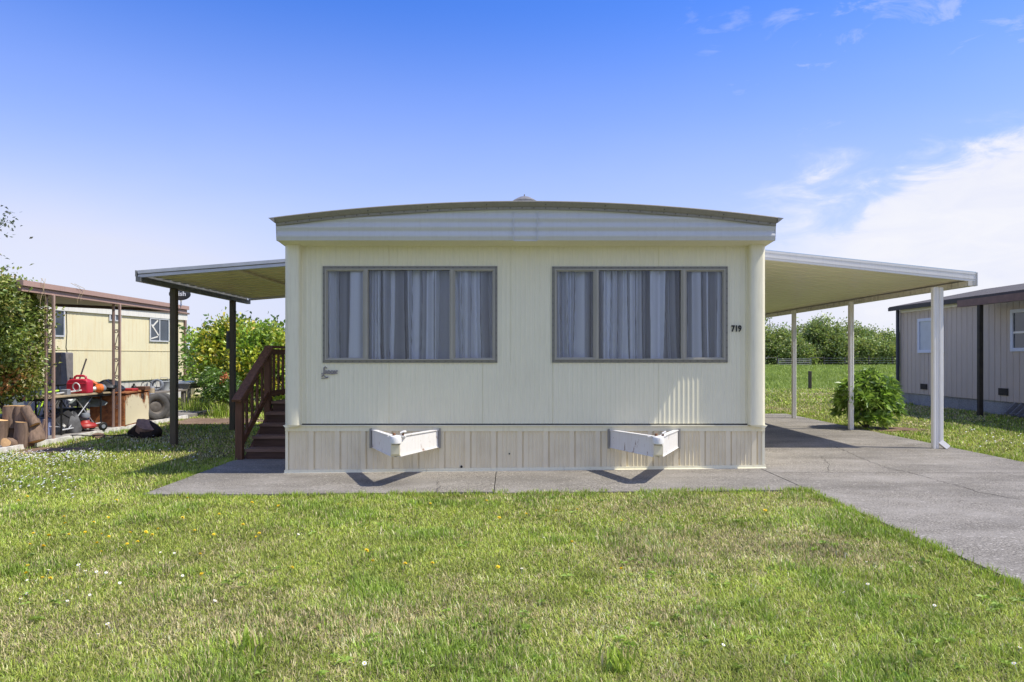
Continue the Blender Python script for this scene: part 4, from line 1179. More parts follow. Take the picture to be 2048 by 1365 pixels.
# folding table
tb = thing('folding_table', (-8.4, 13.3, PZ0), 'worn folding table with black tube legs under the red fuel can', 'table')
g1, g2 = G(145, 874, .02), G(223, 860, .02); TX = -8.05
ty0, ty1 = g1.y-.45, g2.y+.75; tz = .76
MB().cbox(TX-.52, TX+.06, ty0, ty1, tz-.03, tz, .008).build('tabletop', plain('table_ply', (.34,.27,.17), .7, .3, 6), tb)
MB().box(TX-.50, TX+.045, ty0+.02, ty1-.02, tz-.075, tz-.031).build('apron_frame', M['black'], tb)
for yy in (g1.y, g2.y):
    for xx in (TX, TX-.46): MB().tube([(xx,yy,tz-.07),(xx,yy,PZ0)], .017, 8).build('leg', M['black'], tb)
mb = MB(); mb.tube([(TX,g1.y,.14),(TX,g2.y,.16)], .013, 6); mb.tube([(TX,g1.y,.2),(TX-.46,g1.y,.2)], .012, 6); mb.tube([(TX-.02,g1.y+.2,.12),(TX-.02,g2.y-.25,tz-.08)], .009, 6); mb.tube([(TX-.02,g1.y+.45,tz-.08),(TX-.05,g2.y-.1,.12)], .009, 6)
mb.build('brace', M['alu'], tb)
# red fuel can
M['redplastic'] = plain('red_plastic', (.52,.025,.055), .38, .12, 5, spec=.5)
fc = thing('fuel_can', (-8.3, 12.7, tz), 'red plastic fuel can standing on the folding table', 'fuel can')
cy_ = 13.05; cx_ = at(160, 770, cy_).x
mb = MB()
prof = [(-.20,0),(-.20,.21),(-.185,.25),(-.11,.285),(-.10,.315),(.10,.315),(.13,.285),(.19,.25),(.20,.21),(.20,0)]
hole = None
mb.prism([(-.20,0),(.20,0),(.205,.20),(.19,.245),(.12,.275),(-.12,.275),(-.18,.245),(-.205,.20)], (cx_, cy_-.10, tz+.002), (1,0,0), (0,0,1), (0,.20,0))
fb = mb.build('body', M['redplastic'], fc); bv = fb.modifiers.new('b', 'BEVEL'); bv.width = .022; bv.segments = 3
mb = MB(); mb.tube([(cx_-.11,cy_,tz+.26),(cx_-.095,cy_,tz+.315),(cx_-.06,cy_,tz+.335),(cx_+.07,cy_,tz+.335),(cx_+.11,cy_,tz+.315),(cx_+.125,cy_,tz+.26)], .022, 8); mb.build('handle', M['redplastic'], fc)
mb = MB(); mb.lathe([(.03,0),(.03,.05),(.022,.06),(0,.06)], (cx_-.165,cy_,tz+.245), n=12); mb.build('cap', M['black'], fc)
mb = MB(); mb.tube([(cx_-.18,cy_-.105,tz+.05),(cx_+.18,cy_-.105,tz+.05)], .006, 6); mb.tube([(cx_-.18,cy_-.105,tz+.19),(cx_+.18,cy_-.105,tz+.19)], .006, 6); mb.build('moulding', M['redplastic'], fc)
# string trimmer
M['orange'] = plain('orange_plastic', (.72,.17,.03), .4, .12, 5, spec=.5)
M['greyplastic'] = plain('grey_plastic', (.22,.24,.27), .45, .15)
M['white'] = plain('white_plastic', (.75,.75,.73), .45, .06)
tm = thing('string_trimmer', (-8.1, 12.8, tz), 'orange string trimmer lying on the folding table with its shaft pointing left', 'trimmer')
a = at(112, 797, 12.35); b = at(178, 783, 13.15); c = at(196, 779, 13.3); d = at(207, 778, 13.4)
a.z = max(a.z, tz+.03); b.z = tz+.075; c.z = tz+.085; d.z = tz+.085
MB().tube([a,b], .016, 8).build('shaft', M['alu'], tm)
MB().tube([b, b.lerp(c,.5), c], [.022,.04,.05], 10).build('clutch_housing', M['white'], tm)
mb = MB(); mb.tube([b.lerp(c,.7), c, c.lerp(d,.6)], [.06,.095,.085], 12); mb.build('engine_cover', M['orange'], tm)
mb = MB(); mb.tube([c.lerp(d,.6), d, d+(d-c)*.35], [.08,.075,.04], 12); mb.build('starter', M['greyplastic'], tm)
e = a.lerp(b,.62); mb = MB(); mb.ring(e+Vector((0,-.02,.075)), (.2,1,.1), .075, .011, 20, 6); mb.build('loop_handle', M['white'], tm)
# orange cone thing behind
oc = at(186, 768, 13.9); mb = MB(); mb.prism([(-.1,0),(.32,0),(.2,.06),(-.06,.22),(-.11,.22)], (oc.x, oc.y, tz+.002), (1,0,0), (0,0,1), (0,.10,0))
o = mb.build('chainsaw_case', M['orange'], None, loc=(oc.x, oc.y, tz)); tag(o, 'orange wedge-shaped plastic case behind the red fuel can', 'case')
# black tarp heap on the table
def lump(name, c, r, mat, seed, label, cat, amp=.25, flat=0.0, n=18):
    rg_ = np.random.default_rng(seed); mb = MB(); rows = []
    ph = rg_.random(12)*6.28
    for i in range(n//2+1):
        th = PI*i/(n//2); row = []
        for j in range(n+1):
            f = 2*PI*(j % n)/n
            k = 1+amp*(.5*math.sin(2*f+ph[0]+th*2)+.35*math.sin(5*f+ph[1]-th*3)+.3*math.sin(3*f+ph[2]+4*th))*math.sin(th)
            z = max(math.cos(th), -.35)
            row.append((c[0]+r[0]*k*math.sin(th)*math.cos(f), c[1]+r[1]*k*math.sin(th)*math.sin(f), c[2]+r[2]*(z+.35)*(1+amp*.4*math.sin(4*f+ph[3]))))
        rows.append(row)
    mb.sheet(rows)
    o = mb.build(name, mat, None, angle=50, loc=c); tag(o, label, cat); return o
M['tarp'] = plain('black_tarp', (.03,.032,.036), .4, .3, 8, spec=.5)
p = at(217, 776, 13.9); lump('tarp_bundle', (p.x, p.y, tz+.002), (.26,.3,.16), M['tarp'], 2, 'crumpled black tarp bundle on the right end of the folding table', 'tarp', .35)
# mower under the table
lm = thing('lawn_mower', (-8.3, 13.2, PZ0), 'red lawn mower with black grass bag parked under the folding table', 'lawn mower')
mc = G(183, 863, .045); mx, my = mc.x-.15, mc.y-.05
M['redpaint'] = plain('red_paint', (.36,.028,.022), .5, .1, 5, spec=.5)
xm = Matrix.Translation((mx, my+.1, PZ0)) @ Matrix.Rotation(R(60), 4, 'Z') @ Matrix.Diagonal((.85,.85,.85,1))
mb = MB(xm); mb.lathe([(.22,.08),(.23,.12),(.20,.17),(.11,.19),(.09,.22),(.08,.24),(0,.245)], n=24); mb.build('deck', M['redpaint'], lm)
for wx, wy in ((.27,.22),(.27,-.22),(-.27,.22),(-.27,-.22)):
    mb = MB(xm); mb.lathe([(.03,-.025),(.08,-.025),(.095,-.015),(.095,.015),(.08,.025),(.03,.025)], (wx,wy,.095), (0,1,0), 18); w_ = mb.build('wheel', M['black'], lm)
    mb = MB(xm); mb.lathe([(.0,-.03),(.045,-.03),(.045,.03),(0,.03)], (wx,wy,.095), (0,1,0), 14); mb.build('hub', M['greyplastic'], w_)
mb = MB(xm)
for s_ in (-.2,.2): mb.tube([(-.2,s_,.18),(-.55,s_,.42),(-.75,s_,.60)], .012, 6)
mb.tube([(-.75,-.2,.60),(-.75,.2,.60)], .012, 6); mb.build('push_handle', M['black'], lm)
mb = MB(xm); mb.prism([(-.25,.10),(-.85,.08),(-.80,.42),(-.45,.50),(-.25,.28)], (0,-.2,0), (1,0,0), (0,0,1), (0,.4,0)); mb.build('grass_bag', plain('bag_fabric', (.045,.045,.048), .85, .3, 9), lm)
MB(xm).lathe([(.09,.30),(.10,.34),(.08,.40),(0,.41)], n=16).build('engine', M['greyplastic'], lm)
p = at(148, 848, 12.75); lump('bag', (p.x, 12.72, PZ0+.001), (.15,.13,.27), plain('grey_bag', (.12,.12,.125), .8, .3, 8), 12, 'slumped dark grey bag under the left half of the folding table', 'bag', .30)
p = at(118, 862, 12.5); lump('garbage_bag', (p.x, 12.45, PZ0+.001), (.14,.12,.16), M['tarp'], 14, 'small black garbage bag just right of the nearest scrolled column', 'bag', .35)
p = at(166, 812, 13.6); lump('tarp_sheet', (p.x, 13.75, .46), (.30,.16,.14), plain('grey_tarp', (.33,.37,.36), .5, .25, 6), 15, 'crumpled grey-green plastic sheet stuffed under the folding table top', 'sheet', .40)
p = Vector((TX-.12, g1.y+.30, tz+.001)); o = MB().cbox(p.x-.07,p.x+.07,p.y-.05,p.y+.05,p.z,p.z+.10,.01).build('toolbox', M['greyplastic'], None, loc=p); tag(o, 'small grey plastic toolbox on the near end of the folding table', 'toolbox')
p = on_bench_pt(276, 17.9); o = MB().bar((p.x-.5,p.y,p.z+.05),(p.x+.55,p.y+.2,p.z+.07),.14,.03).build('plank', M['greywood'], None, loc=p); tag(o, 'grey weathered plank lying along the back of the work bench', 'plank')
# white sheet & black container under the table
p = at(172, 818, 13.9); o = MB().bar((p.x-.32,p.y,.62),(p.x+.25,p.y+.05,.36), .4,.015, (0,0,1)).build('board', M['white'], None, loc=(p.x,p.y,.4)); tag(o, 'white board tilted under the folding table', 'board')
p = at(133, 840, 13.0); o = MB().cbox(p.x-.22,p.x+.22,p.y-.1,p.y+.3,PZ0+.001,.48,.03).build('storage_box', M['tarp'], None, loc=(p.x,p.y,PZ0)); tag(o, 'black plastic box standing under the left end of the folding table', 'box')
# rusty chest
def rust(name, paint, cut):
    t = NT(name); n = t.noise(3.2, 8, .68); n2 = t.noise(14, 6, .7); n3 = t.noise(1.3, 3)
    r_ = t.ramp(n2, [(.3,(.10,.035,.015)),(.5,(.27,.095,.03)),(.72,(.45,.19,.06))])
    tc = t.n('ShaderNodeTexCoord'); sp = t.n('ShaderNodeSeparateXYZ'); t.L.new(tc.outputs['Object'], sp.inputs[0])
    mth = t.n('ShaderNodeMath', operation='MULTIPLY_ADD'); t.L.new(sp.outputs[2], mth.inputs[0]); mth.inputs[1].default_value = .55; t.L.new(n, mth.inputs[2])
    f = t.ramp(mth.outputs[0], [(cut,(0,0,0)),(cut+.10,(1,1,1))])
    t.col(t.mix(f, paint, r_)); t.set(Roughness=.75); t.bump(n2, .3, .005); return t.m
M['rustlight'] = rust('rusty_cream_paint', (.70,.62,.42), .76); M['rustdark'] = rust('rusty_brown_panel', (.34,.14,.05), .35)
ga, gb = G(250, 856, .02), G(298, 843, .02)
ch = thing('rusty_cabinet', ((ga.x+gb.x)/2-.3, (ga.y+gb.y)/2, PZ0), 'rusted cream metal cabinet with peeling paint beside two old tires', 'cabinet')
ua = (gb-ga); ua.z = 0; la = ua.length; ua.normalize(); va = Vector((-ua.y, ua.x, 0))
xf = Matrix.Translation((ga.x, ga.y, PZ0)) @ Matrix(((ua.x,va.x,0,0),(ua.y,va.y,0,0),(0,0,1,0),(0,0,0,1)))
MB(xf).cbox(0, la, .0, .66, .0, .66, .02).build('body', M['rustdark'], ch)
MB(xf).box(.02, la-.02, -.008, -.001, .03, .63).build('door', M['rustlight'], ch)
MB(xf).cbox(-.01, la+.01, -.02, .68, .662, .70, .012).build('lid', M['rustdark'], ch)
# tires
M['rubber'] = plain('old_rubber', (.075,.072,.068), .75, .3, 9, bump=.2)
for k, (px, ax, lab) in enumerate(((311,(.75,-.65,.12),'old tire leaning beside the rusty cabinet, nearest to it'),(324,(.72,-.68,.2),'old tire leaning behind the first one, nearest the dark wooden patio post'))):
    g = G(px, 842-k*2, .02); c_ = (g.x-.02, g.y+.05, PZ0+.295); tt = thing('tire', (g.x, g.y, PZ0), lab, 'tire', 'tires beside the rusty cabinet')
    axv = Vector(ax).normalized()
    mb = MB(); mb.lathe([(.17,-.07),(.20,-.085),(.255,-.09),(.285,-.075),(.295,-.04),(.297,0),(.295,.04),(.285,.075),(.255,.09),(.20,.085),(.17,.07),(.165,0),(.17,-.07)], c_, axv, 36); mb.build('tread', M['rubber'], tt)
    if k == 0:
        mb = MB(); mb.lathe([(.03,.02),(.09,.03),(.13,.01),(.168,.05),(.172,.068),(.160,.06),(.12,-.01),(.03,0)], c_, axv, 30); mb.build('rim', plain('rim_metal', (.14,.125,.11), .6, .3, metal=.3), tt)
# low bench behind and things on it
bn = thing('bench', (-9.1, 17.1, PZ0), 'low wooden work bench cluttered with containers behind the rusty cabinet', 'bench')
bz = .58
MB().box(-9.7, -8.75, 15.9, 18.6, bz-.04, bz).build('top', M['greywood'], bn)
for xx in (-9.62,-8.83):
    for yy in (16.0, 18.5): MB().box(xx-.04,xx+.04,yy-.04,yy+.04,PZ0,bz-.041).build('leg', M['greywood'], bn)
def on_bench(px, Y): return Vector(((px-1018)*Y/FPX, Y, bz+.001))
p = on_bench(268, 16.1); p.x = max(p.x, -9.6)
b_ = thing('bottle', p, 'black plastic bottle with white label on the work bench', 'bottle')
MB().lathe([(.06,0),(.062,.15),(.05,.19),(.022,.21),(.022,.25),(0,.252)], p, n=16).build('body', M['black'], b_); 
MB().lathe([(.0635,.03),(.0635,.13)], p, n=16).build('paper_label', M['white'], b_)
p = on_bench(294, 16.7); bk_ = thing('basket', p, 'teal and white plastic basket on the work bench', 'basket')
mb = MB(); mb.lathe([(.0,.004),(.13,.004),(.15,.07),(.155,.07),(.158,.075),(.15,.08)], p, n=20); mb.build('body', plain('teal_plastic', (.05,.33,.36), .5), bk_)
MB().lathe([(.153,.081),(.165,.13),(.168,.13),(.158,.081)], p, n=20).build('rim', M['white'], bk_)
mb = MB(); mb.tube([p+Vector((-.16,0,.12)),p+Vector((-.12,0,.24)),p+Vector((0,0,.29)),p+Vector((.12,0,.24)),p+Vector((.16,0,.12))], .008, 6); mb.build('handle', M['black'], bk_)
p = on_bench(313, 17.6); cl = MB().ring(p+Vector((0,0,.16)), (.25,-1,.2), .13, .022, 24, 6).ring(p+Vector((.02,.04,.15)), (.1,-1,.1), .125, .02, 24, 6).build('hose_coil', M['greyplastic'], None, loc=p); tag(cl, 'dark hose coil standing on the work bench next to the basket', 'hose')
p = on_bench(330, 18.0); bu = thing('bucket', p, 'grey plastic bucket at the far end of the work bench', 'bucket'); MB().lathe([(0,0),(.10,0),(.13,.22),(.14,.23),(.13,.225),(.10,.02),(0,.02)], p, n=20).build('body', plain('bucket_grey', (.42,.45,.46), .5), bu)
MB().tube([p+Vector((-.13,0,.22)),p+Vector((-.08,-.05,.34)),p+Vector((.08,-.05,.34)),p+Vector((.13,0,.22))], .006, 6).build('handle', M['alu'], bu)
p = on_bench(282, 16.4); lump('canvas_sack', p, (.17,.2,.11), plain('canvas', (.46,.38,.28), .85, .2, 8), 5, 'crumpled tan canvas sack lying on the work bench', 'sack', .35)
p = on_bench(252, 16.6); p = Vector((-9.3, 15.9+.25, bz+.001)); lump('cloth_heap', p, (.3,.2,.1), plain('grey_cloth', (.25,.22,.20), .9, .3, 8), 6, 'grey-brown cloth heap on the near end of the work bench', 'cloth', .4)
p = G(262, 803, .02); q = Vector((ga.x-.28, ga.y+.55, PZ0+.701)); o = MB().cbox(q.x-.2,q.x+.2,q.y-.12,q.y+.12,q.z,q.z+.05,.015).build('tool_tray', M['redpaint'], None, loc=q); tag(o, 'red metal tool tray lying on the rusty cabinet', 'tray')
q2 = q+Vector((.13,.42,0)); o = MB().cbox(q2.x-.11,q2.x+.11,q2.y-.1,q2.y+.1,q2.z,q2.z+.075,.01).build('wooden_box', M['stair_x'], None, loc=q2); tag(o, 'small brown wooden box on the rusty cabinet', 'box')
p = on_bench(258, 17.3); o = MB().lathe([(0,0),(.17,0),(.21,.06),(.215,.06),(.20,.0),(.0,.012)], p+Vector((0,0,.002)), n=22).build('metal_pan', plain('pan_dark', (.11,.105,.10), .45, .2), None, loc=p); tag(o, 'round dark metal pan on the near part of the work bench', 'pan')
p = on_bench(303, 16.15); p.x = max(p.x, -9.3); pc_ = thing('paint_can', p, 'small pale metal paint can at the front edge of the work bench', 'paint can'); MB().lathe([(.075,0),(.075,.17),(.08,.175),(.075,.18),(.07,.172),(0,.172)], p, n=18).build('can', M['alu'], pc_)
MB().lathe([(.0765,.03),(.0765,.14)], p, n=18).build('paper_label', plain('label_tan', (.50,.40,.26), .7), pc_)
p = Vector((TX-.30, g2.y+.42, tz+.001)); cr = thing('crate', p, 'small black plastic crate at the far end of the folding table', 'crate')
mb = MB()
for a_, b_, c_, d_ in ((-.17,.17,-.12,-.105),(-.17,.17,.105,.12),(-.17,-.155,-.104,.104),(.155,.17,-.104,.104)):
    mb.box(p.x+a_, p.x+b_, p.y+c_, p.y+d_, p.z, p.z+.14)
mb.box(p.x-.154, p.x+.154, p.y-.104, p.y+.104, p.z, p.z+.01); mb.build('shell', M['tarp'], cr)
q_ = p+Vector((0,0,.012)); o = MB().tube([q_+Vector((-.10,-.05,0.02)), q_+Vector((.12,.06,.14)), q_+Vector((.19,.10,.17))], .014, 8).build('pipe', M['alu'], None, loc=q_); tag(o, 'short grey pipe sticking out of the black crate', 'pipe')
g = G(205, 871, .045); pts = [Vector((g.x-.5+.09*k, g.y-.12+.07*math.sin(k*1.3), PZ0+.012)) for k in range(14)]; o = MB().tube(pts, .011, 6).build('cable', M['black'], None, loc=g); tag(o, 'thin black cable lying along the patio slab edge', 'cable')
# boards and broom by the wall
p = Vector((-9.95, 14.0, PZ0)); xx = at(137, 760, 14.0).x
o = MB().tube([(xx-.1,14.0,PZ0),(xx+.06,14.5,1.42)], .016, 7).build('broom_handle', plain('broom_wood', (.48,.40,.30), .7), None, loc=(xx,14,PZ0)); tag(o, 'pale wooden pole leaning upright behind the folding table', 'pole')
# dark dresser in the shade by the home wall
p = at(127, 760, 16.8); o = MB().cbox(p.x-.34,p.x+.06,16.6,17.1,PZ0+.001,1.57,.02).build('tall_cabinet', plain('cabinet_grey', (.20,.185,.18), .7, .2), None, loc=(p.x,16.8,PZ0)); tag(o, 'tall dark grey cabinet against the yellow home, behind the nearest scrolled column', 'cabinet')
# bluish sheet behind bicycle
p = at(82, 820, 13.9); o = MB().bar((p.x-.30,13.85,.45),(p.x+.33,14.0,.45), .03,.80).build('panel', plain('panel_bluegrey', (.30,.33,.42), .6, .2, 3), None, loc=(p.x,13.9,PZ0)); tag(o, 'blue-grey panel standing behind the bicycle', 'panel')
p = at(93, 848, 12.4); o = MB().cbox(p.x-.14,p.x+.14,12.25,12.5,PZ0+.001,.36,.02).build('plastic_bin', plain('bin_blue', (.20,.24,.42), .5, .2), None, loc=(p.x,12.4,PZ0)); tag(o, 'small blue plastic bin by the foot of the nearest scrolled column', 'bin')
# bicycle
bc_ = thing('bicycle', (-8.8, 13.1, PZ0), 'black bicycle with lime green stripes standing beyond the log pile', 'bicycle')
bo = at(71, 835, 12.6); bo.z = PZ0+.33
xb_ = Matrix.Translation((bo.x, 12.6, bo.z)) @ Matrix.Rotation(R(97), 4, 'Z')
M['lime'] = plain('lime_paint', (.46,.72,.04), .35, .05)
for i, wx in enumerate((0, 1.02)):
    mb = MB(xb_); mb.ring((wx,0,0), (0,1,0), .305, .022, 36, 8); w_ = mb.build('wheel', M['rubber'], bc_)
    mb = MB(xb_); mb.ring((wx,0,0), (0,1,0), .275, .010, 32, 6)
    for k in range(14):
        t = 2*PI*k/14; mb.tube([(wx,0,0),(wx+.27*math.cos(t),0,.27*math.sin(t))], .0025, 4)
    mb.tube([(wx,-.05,0),(wx,.05,0)], .02, 8); mb.build('rim', M['greyplastic'], w_)
mb = MB(xb_)
BBk = (.43,0,-.06); SEATT = (.30,0,.40); HEADT = (.80,0,.42); HEADB = (.84,0,.28)
mb.tube([BBk,SEATT], .018, 8); mb.tube([BBk,HEADB], .022, 8)
mb.tube([(0,.045,0),BBk], .011, 6); mb.tube([HEADT,HEADB], .024, 8)
mb.tube([HEADB,(.93,.05,.12),(1.02,.05,0)], .014, 6); mb.tube([HEADB,(.93,-.05,.12),(1.02,-.05,0)], .014, 6); mb.build('frame', M['black'], bc_)
mb = MB(xb_); mb.tube([SEATT,HEADT], .021, 8); mb.tube([(0,.045,0),(.26,.03,.34)], .012, 6); mb.tube([(0,-.045,0),(.26,-.03,.34)], .012, 6); mb.build('stripe_tube', M['lime'], bc_)
mb = MB(xb_); mb.tube([SEATT,(.27,0,.52)], .013, 6); mb.prism([(-.13,0),(.14,.0),(.16,.03),(-.13,.055)], (.27,-.06,.52), (1,0,0), (0,0,1), (0,.12,0)); mb.build('saddle', M['black'], bc_)
mb = MB(xb_); mb.tube([HEADT,(.78,0,.52)], .014, 6); mb.tube([(.74,-.30,.56),(.78,-.1,.53),(.78,.1,.53),(.74,.30,.56)], .013, 6); mb.build('handlebar', M['black'], bc_)
mb = MB(xb_); mb.lathe([(.03,-.01),(.09,-.005),(.09,.005),(.03,.01)], (.43,-.05,-.06), (0,1,0), 20); mb.tube([(.43,-.07,-.06),(.50,-.07,-.21)], .010, 6); mb.box(.46,.54,-.15,-.07,-.225,-.205); mb.build('crank', M['greyplastic'], bc_)
# folding side table in the distance
dt = thing('work_table', (-8.7, 20.3, -.03), 'plywood-topped table with grey tarp under the patio cover end, left of the low shrub', 'table')
a = at(356, 762, 19.6); 
MB().box(a.x-.3, a.x+.52, 19.2, 20.6, .70, .74).build('top', M['alu'], dt)
MB().box(a.x-.28, a.x+.50, 19.22, 20.55, .56, .699).build('side_board', M['greywood'], dt)
for xx in (a.x-.24, a.x+.46):
    for yy in (19.3, 20.5): MB().box(xx-.035,xx+.035,yy-.035,yy+.035,-.03,.56).build('leg', M['greywood'], dt)
g = G(368, 818, -.03); o = MB().prism([(0,0),(.55,.05),(.75,.28),(.70,.30),(.45,.12),(0,.06)], (g.x-.2, g.y, 0), (1,0,0), (0,0,1), (0,.05,0)).build('scrap_board', M['cutold'], None, loc=(g.x,g.y,0)); tag(o, 'curved brown scrap board lying in the grass under the work table', 'board')

# ------------------------------------------------------------------ logs and stump
def log(c, ax, r, h, seed, label, mat=None, cut=None, group='stacked log rounds', name='log', rough=.10, flare=0.0):
    rg_ = random.Random(seed); ax = Vector(ax).normalized(); a = ax.orthogonal().normalized(); b = ax.cross(a)
    c = Vector(c); t = thing(name, c, label, 'log', group)
    n = 20; k1 = [1+rg_.uniform(-rough,rough) for _ in range(n)]
    ph = rg_.uniform(0,6.28); sh = [1+.9*rough*math.sin(2*2*PI*i/n+ph)+.8*rough*math.sin(3*2*PI*i/n+ph*2)+rough*rg_.uniform(-.35,.35) for i in range(n)]
    mb = MB(); rows = []
    for j in range(6):
        tt = j/5; row = []
        for i in range(n+1):
            f = 2*PI*(i % n)/n; rr = r*sh[i % n]*((k1[i % n]+rg_.uniform(-rough,rough)*.5*(i < n)) if 0 < j < 5 else 1)*(1.06-.08*tt+flare*(1-tt)**2)
            row.append(c + ax*(h*tt) + (a*math.cos(f)+b*math.sin(f))*rr)
        row[n] = row[0]
        rows.append(row)
    mb.sheet(rows); mb.build('bark', mat or M['bark'], t, angle=60)
    mb = MB()
    for tt, sgn in ((0,-1),(1,1)):
        ring = [c + ax*(h*tt + sgn*.003) + (a*math.cos(2*PI*i/n)+b*math.sin(2*PI*i/n))*r*sh[i]*(1.06-.08*tt+flare*(1-tt)**2)*.985 for i in range(n)]
        mb.add([c+ax*(h*tt+sgn*.006)]+ring, [(0,1+i,1+(i+1)%n) for i in range(n)])
    mb.build('cut_face', cut or M['cut'], t)
    return t
def lp(px, py, Y): return at(px, py, Y)
YL = 11.15
def zfix(p): return p
log(lp(47,893,YL-.05), (.05,0,1), .135, .40, 2, 'upright log round at the front of the pile, right of the small bright-faced log')
log(lp(72,884,YL), (-.35,.1,1), .125, .36, 3, 'log round leaning at the right end of the bottom row of the pile')
log(lp(14,895,YL+.05), (.02,0,1), .12, .36, 4, 'upright log round at the left end of the bottom row')
log(lp(24,856,YL+.05), (-.03,0,1), .12, .36, 5, 'upright log round on top of the pile, left one, pale top face')
log(lp(44,855,YL+.05), (.0,.0,1), .10, .35, 6, 'narrow upright log round in the middle of the top row')
log(lp(70,850,YL-.06), (-.50,.02,.85), .078, .33, 7, 'slanted log round on the right of the top row')
log(lp(-8,890,YL-.15), (.1,0,1), .13, .40, 8, 'upright log round cut off by the left picture edge')
log(lp(24,886,YL-.25), (.1,-1,.15), .075, .16, 9, 'short split log showing its bright cut face at the front of the pile')
g = G(280, 876, -.03)
stump = lump('stump', (g.x, g.y+.22, -.06), (.27,.23,.225), M['barkdark'], 31, 'big dark tree stump lying on the shaded grass, its brown cut face tilted up', 'stump', .30, n=30)
cf = MB(); cax = Vector((.42,-.50,.80)).normalized(); ca = Vector((.9,.2,-.35)); ca = (ca - cax*ca.dot(cax)).normalized(); cb = cax.cross(ca); cc = Vector((g.x+.075, g.y+.105, .205)); rg_ = random.Random(4)
ring0 = []; ring1 = []
for i in range(24):
    t = 2*PI*i/24; k = 1+rg_.uniform(-.10,.10)+.08*math.sin(3*t)
    ring0.append(cc + ca*(.205*k*math.cos(t)) + cb*(.125*k*math.sin(t))); ring1.append(ring0[-1]*1.0 - cax*.16)
cf.add([cc+cax*.004]+ring0+ring1, [(0,1+i,1+(i+1)%24) for i in range(24)]+[(1+i,25+i,25+(i+1)%24,1+(i+1)%24) for i in range(24)])
cf.build('cut_face', M['cutold'], stump)
g = G(196, 876, -.03); lump('wood_chunk', (g.x,g.y,-.03), (.13,.08,.06), M['bark'], 9, 'small rough wood chunk in the grass before the patio slab', 'wood chunk', .4)

# ------------------------------------------------------------------ grass, weeds, flowers
def vnoise(x, y, s, seed):
    rg = np.random.default_rng(seed); Tb = rg.random((64,64)); u = x*s+17.3; v = y*s+5.1
    i = np.floor(u).astype(int); j = np.floor(v).astype(int); fu = u-i; fv = v-j
    fu = fu*fu*(3-2*fu); fv = fv*fv*(3-2*fv)
    t = lambda a,b: Tb[a % 64, b % 64]
    return (t(i,j)*(1-fu)+t(i+1,j)*fu)*(1-fv) + (t(i,j+1)*(1-fu)+t(i+1,j+1)*fu)*fv
def fbm(x, y, s, seed): return (vnoise(x,y,s,seed)*.5+vnoise(x,y,s*2.1,seed+1)*.3+vnoise(x,y,s*4.7,seed+2)*.2)
def allowed(x, y):
    e = .05*(vnoise(x,y,3.0,91)-.5) + .03*(vnoise(x,y,14,92)-.5)
    ok = np.ones(len(x), bool)
    ok &= ~((x > -3.93+e) & (x < 3.3) & (y > 7.27+e+ .012*(-x)) & (y < 8.9))
    ok &= ~((x > -3.93+e) & (x < -2.8) & (y > 7.3) & (y < 14.2))
    ok &= ~((x > 3.19+e) & (x < 6.92+e) & (y < 17.02+e))
    ok &= ~((x > -2.9) & (x < 3.3) & (y > 8.6))
    ok &= ~((x > -12.6) & (x < -7.79+e) & (y > 9.3) & (y < 18.2))
    ok &= ~((x > 12.15) & (y < 21.4))
    gx = G(420,843,-.03); ok &= ~(((x-gx.x+.2)/1.55)**2+((y-gx.y)/.70)**2 < 1+4*e+.5*(vnoise(x,y,6,8)-.5))
    gx = G(1720,858,.03); ok &= ~(((x-gx.x-.25)/.85)**2+((y-gx.y+.1)/.38)**2 < 1+4*e)
    gx = G(40,903,-.03); ok &= ~(((x-gx.x)/1.1)**2+((y-gx.y-.1)/.3)**2 < 1)
    return ok
GREEN = np.array([.31,.43,.050]); DEEP = np.array([.15,.30,.035]); OLIVE = np.array([.43,.45,.085]); DRY = np.array([.72,.60,.31]); LIME = np.array([.39,.52,.06])
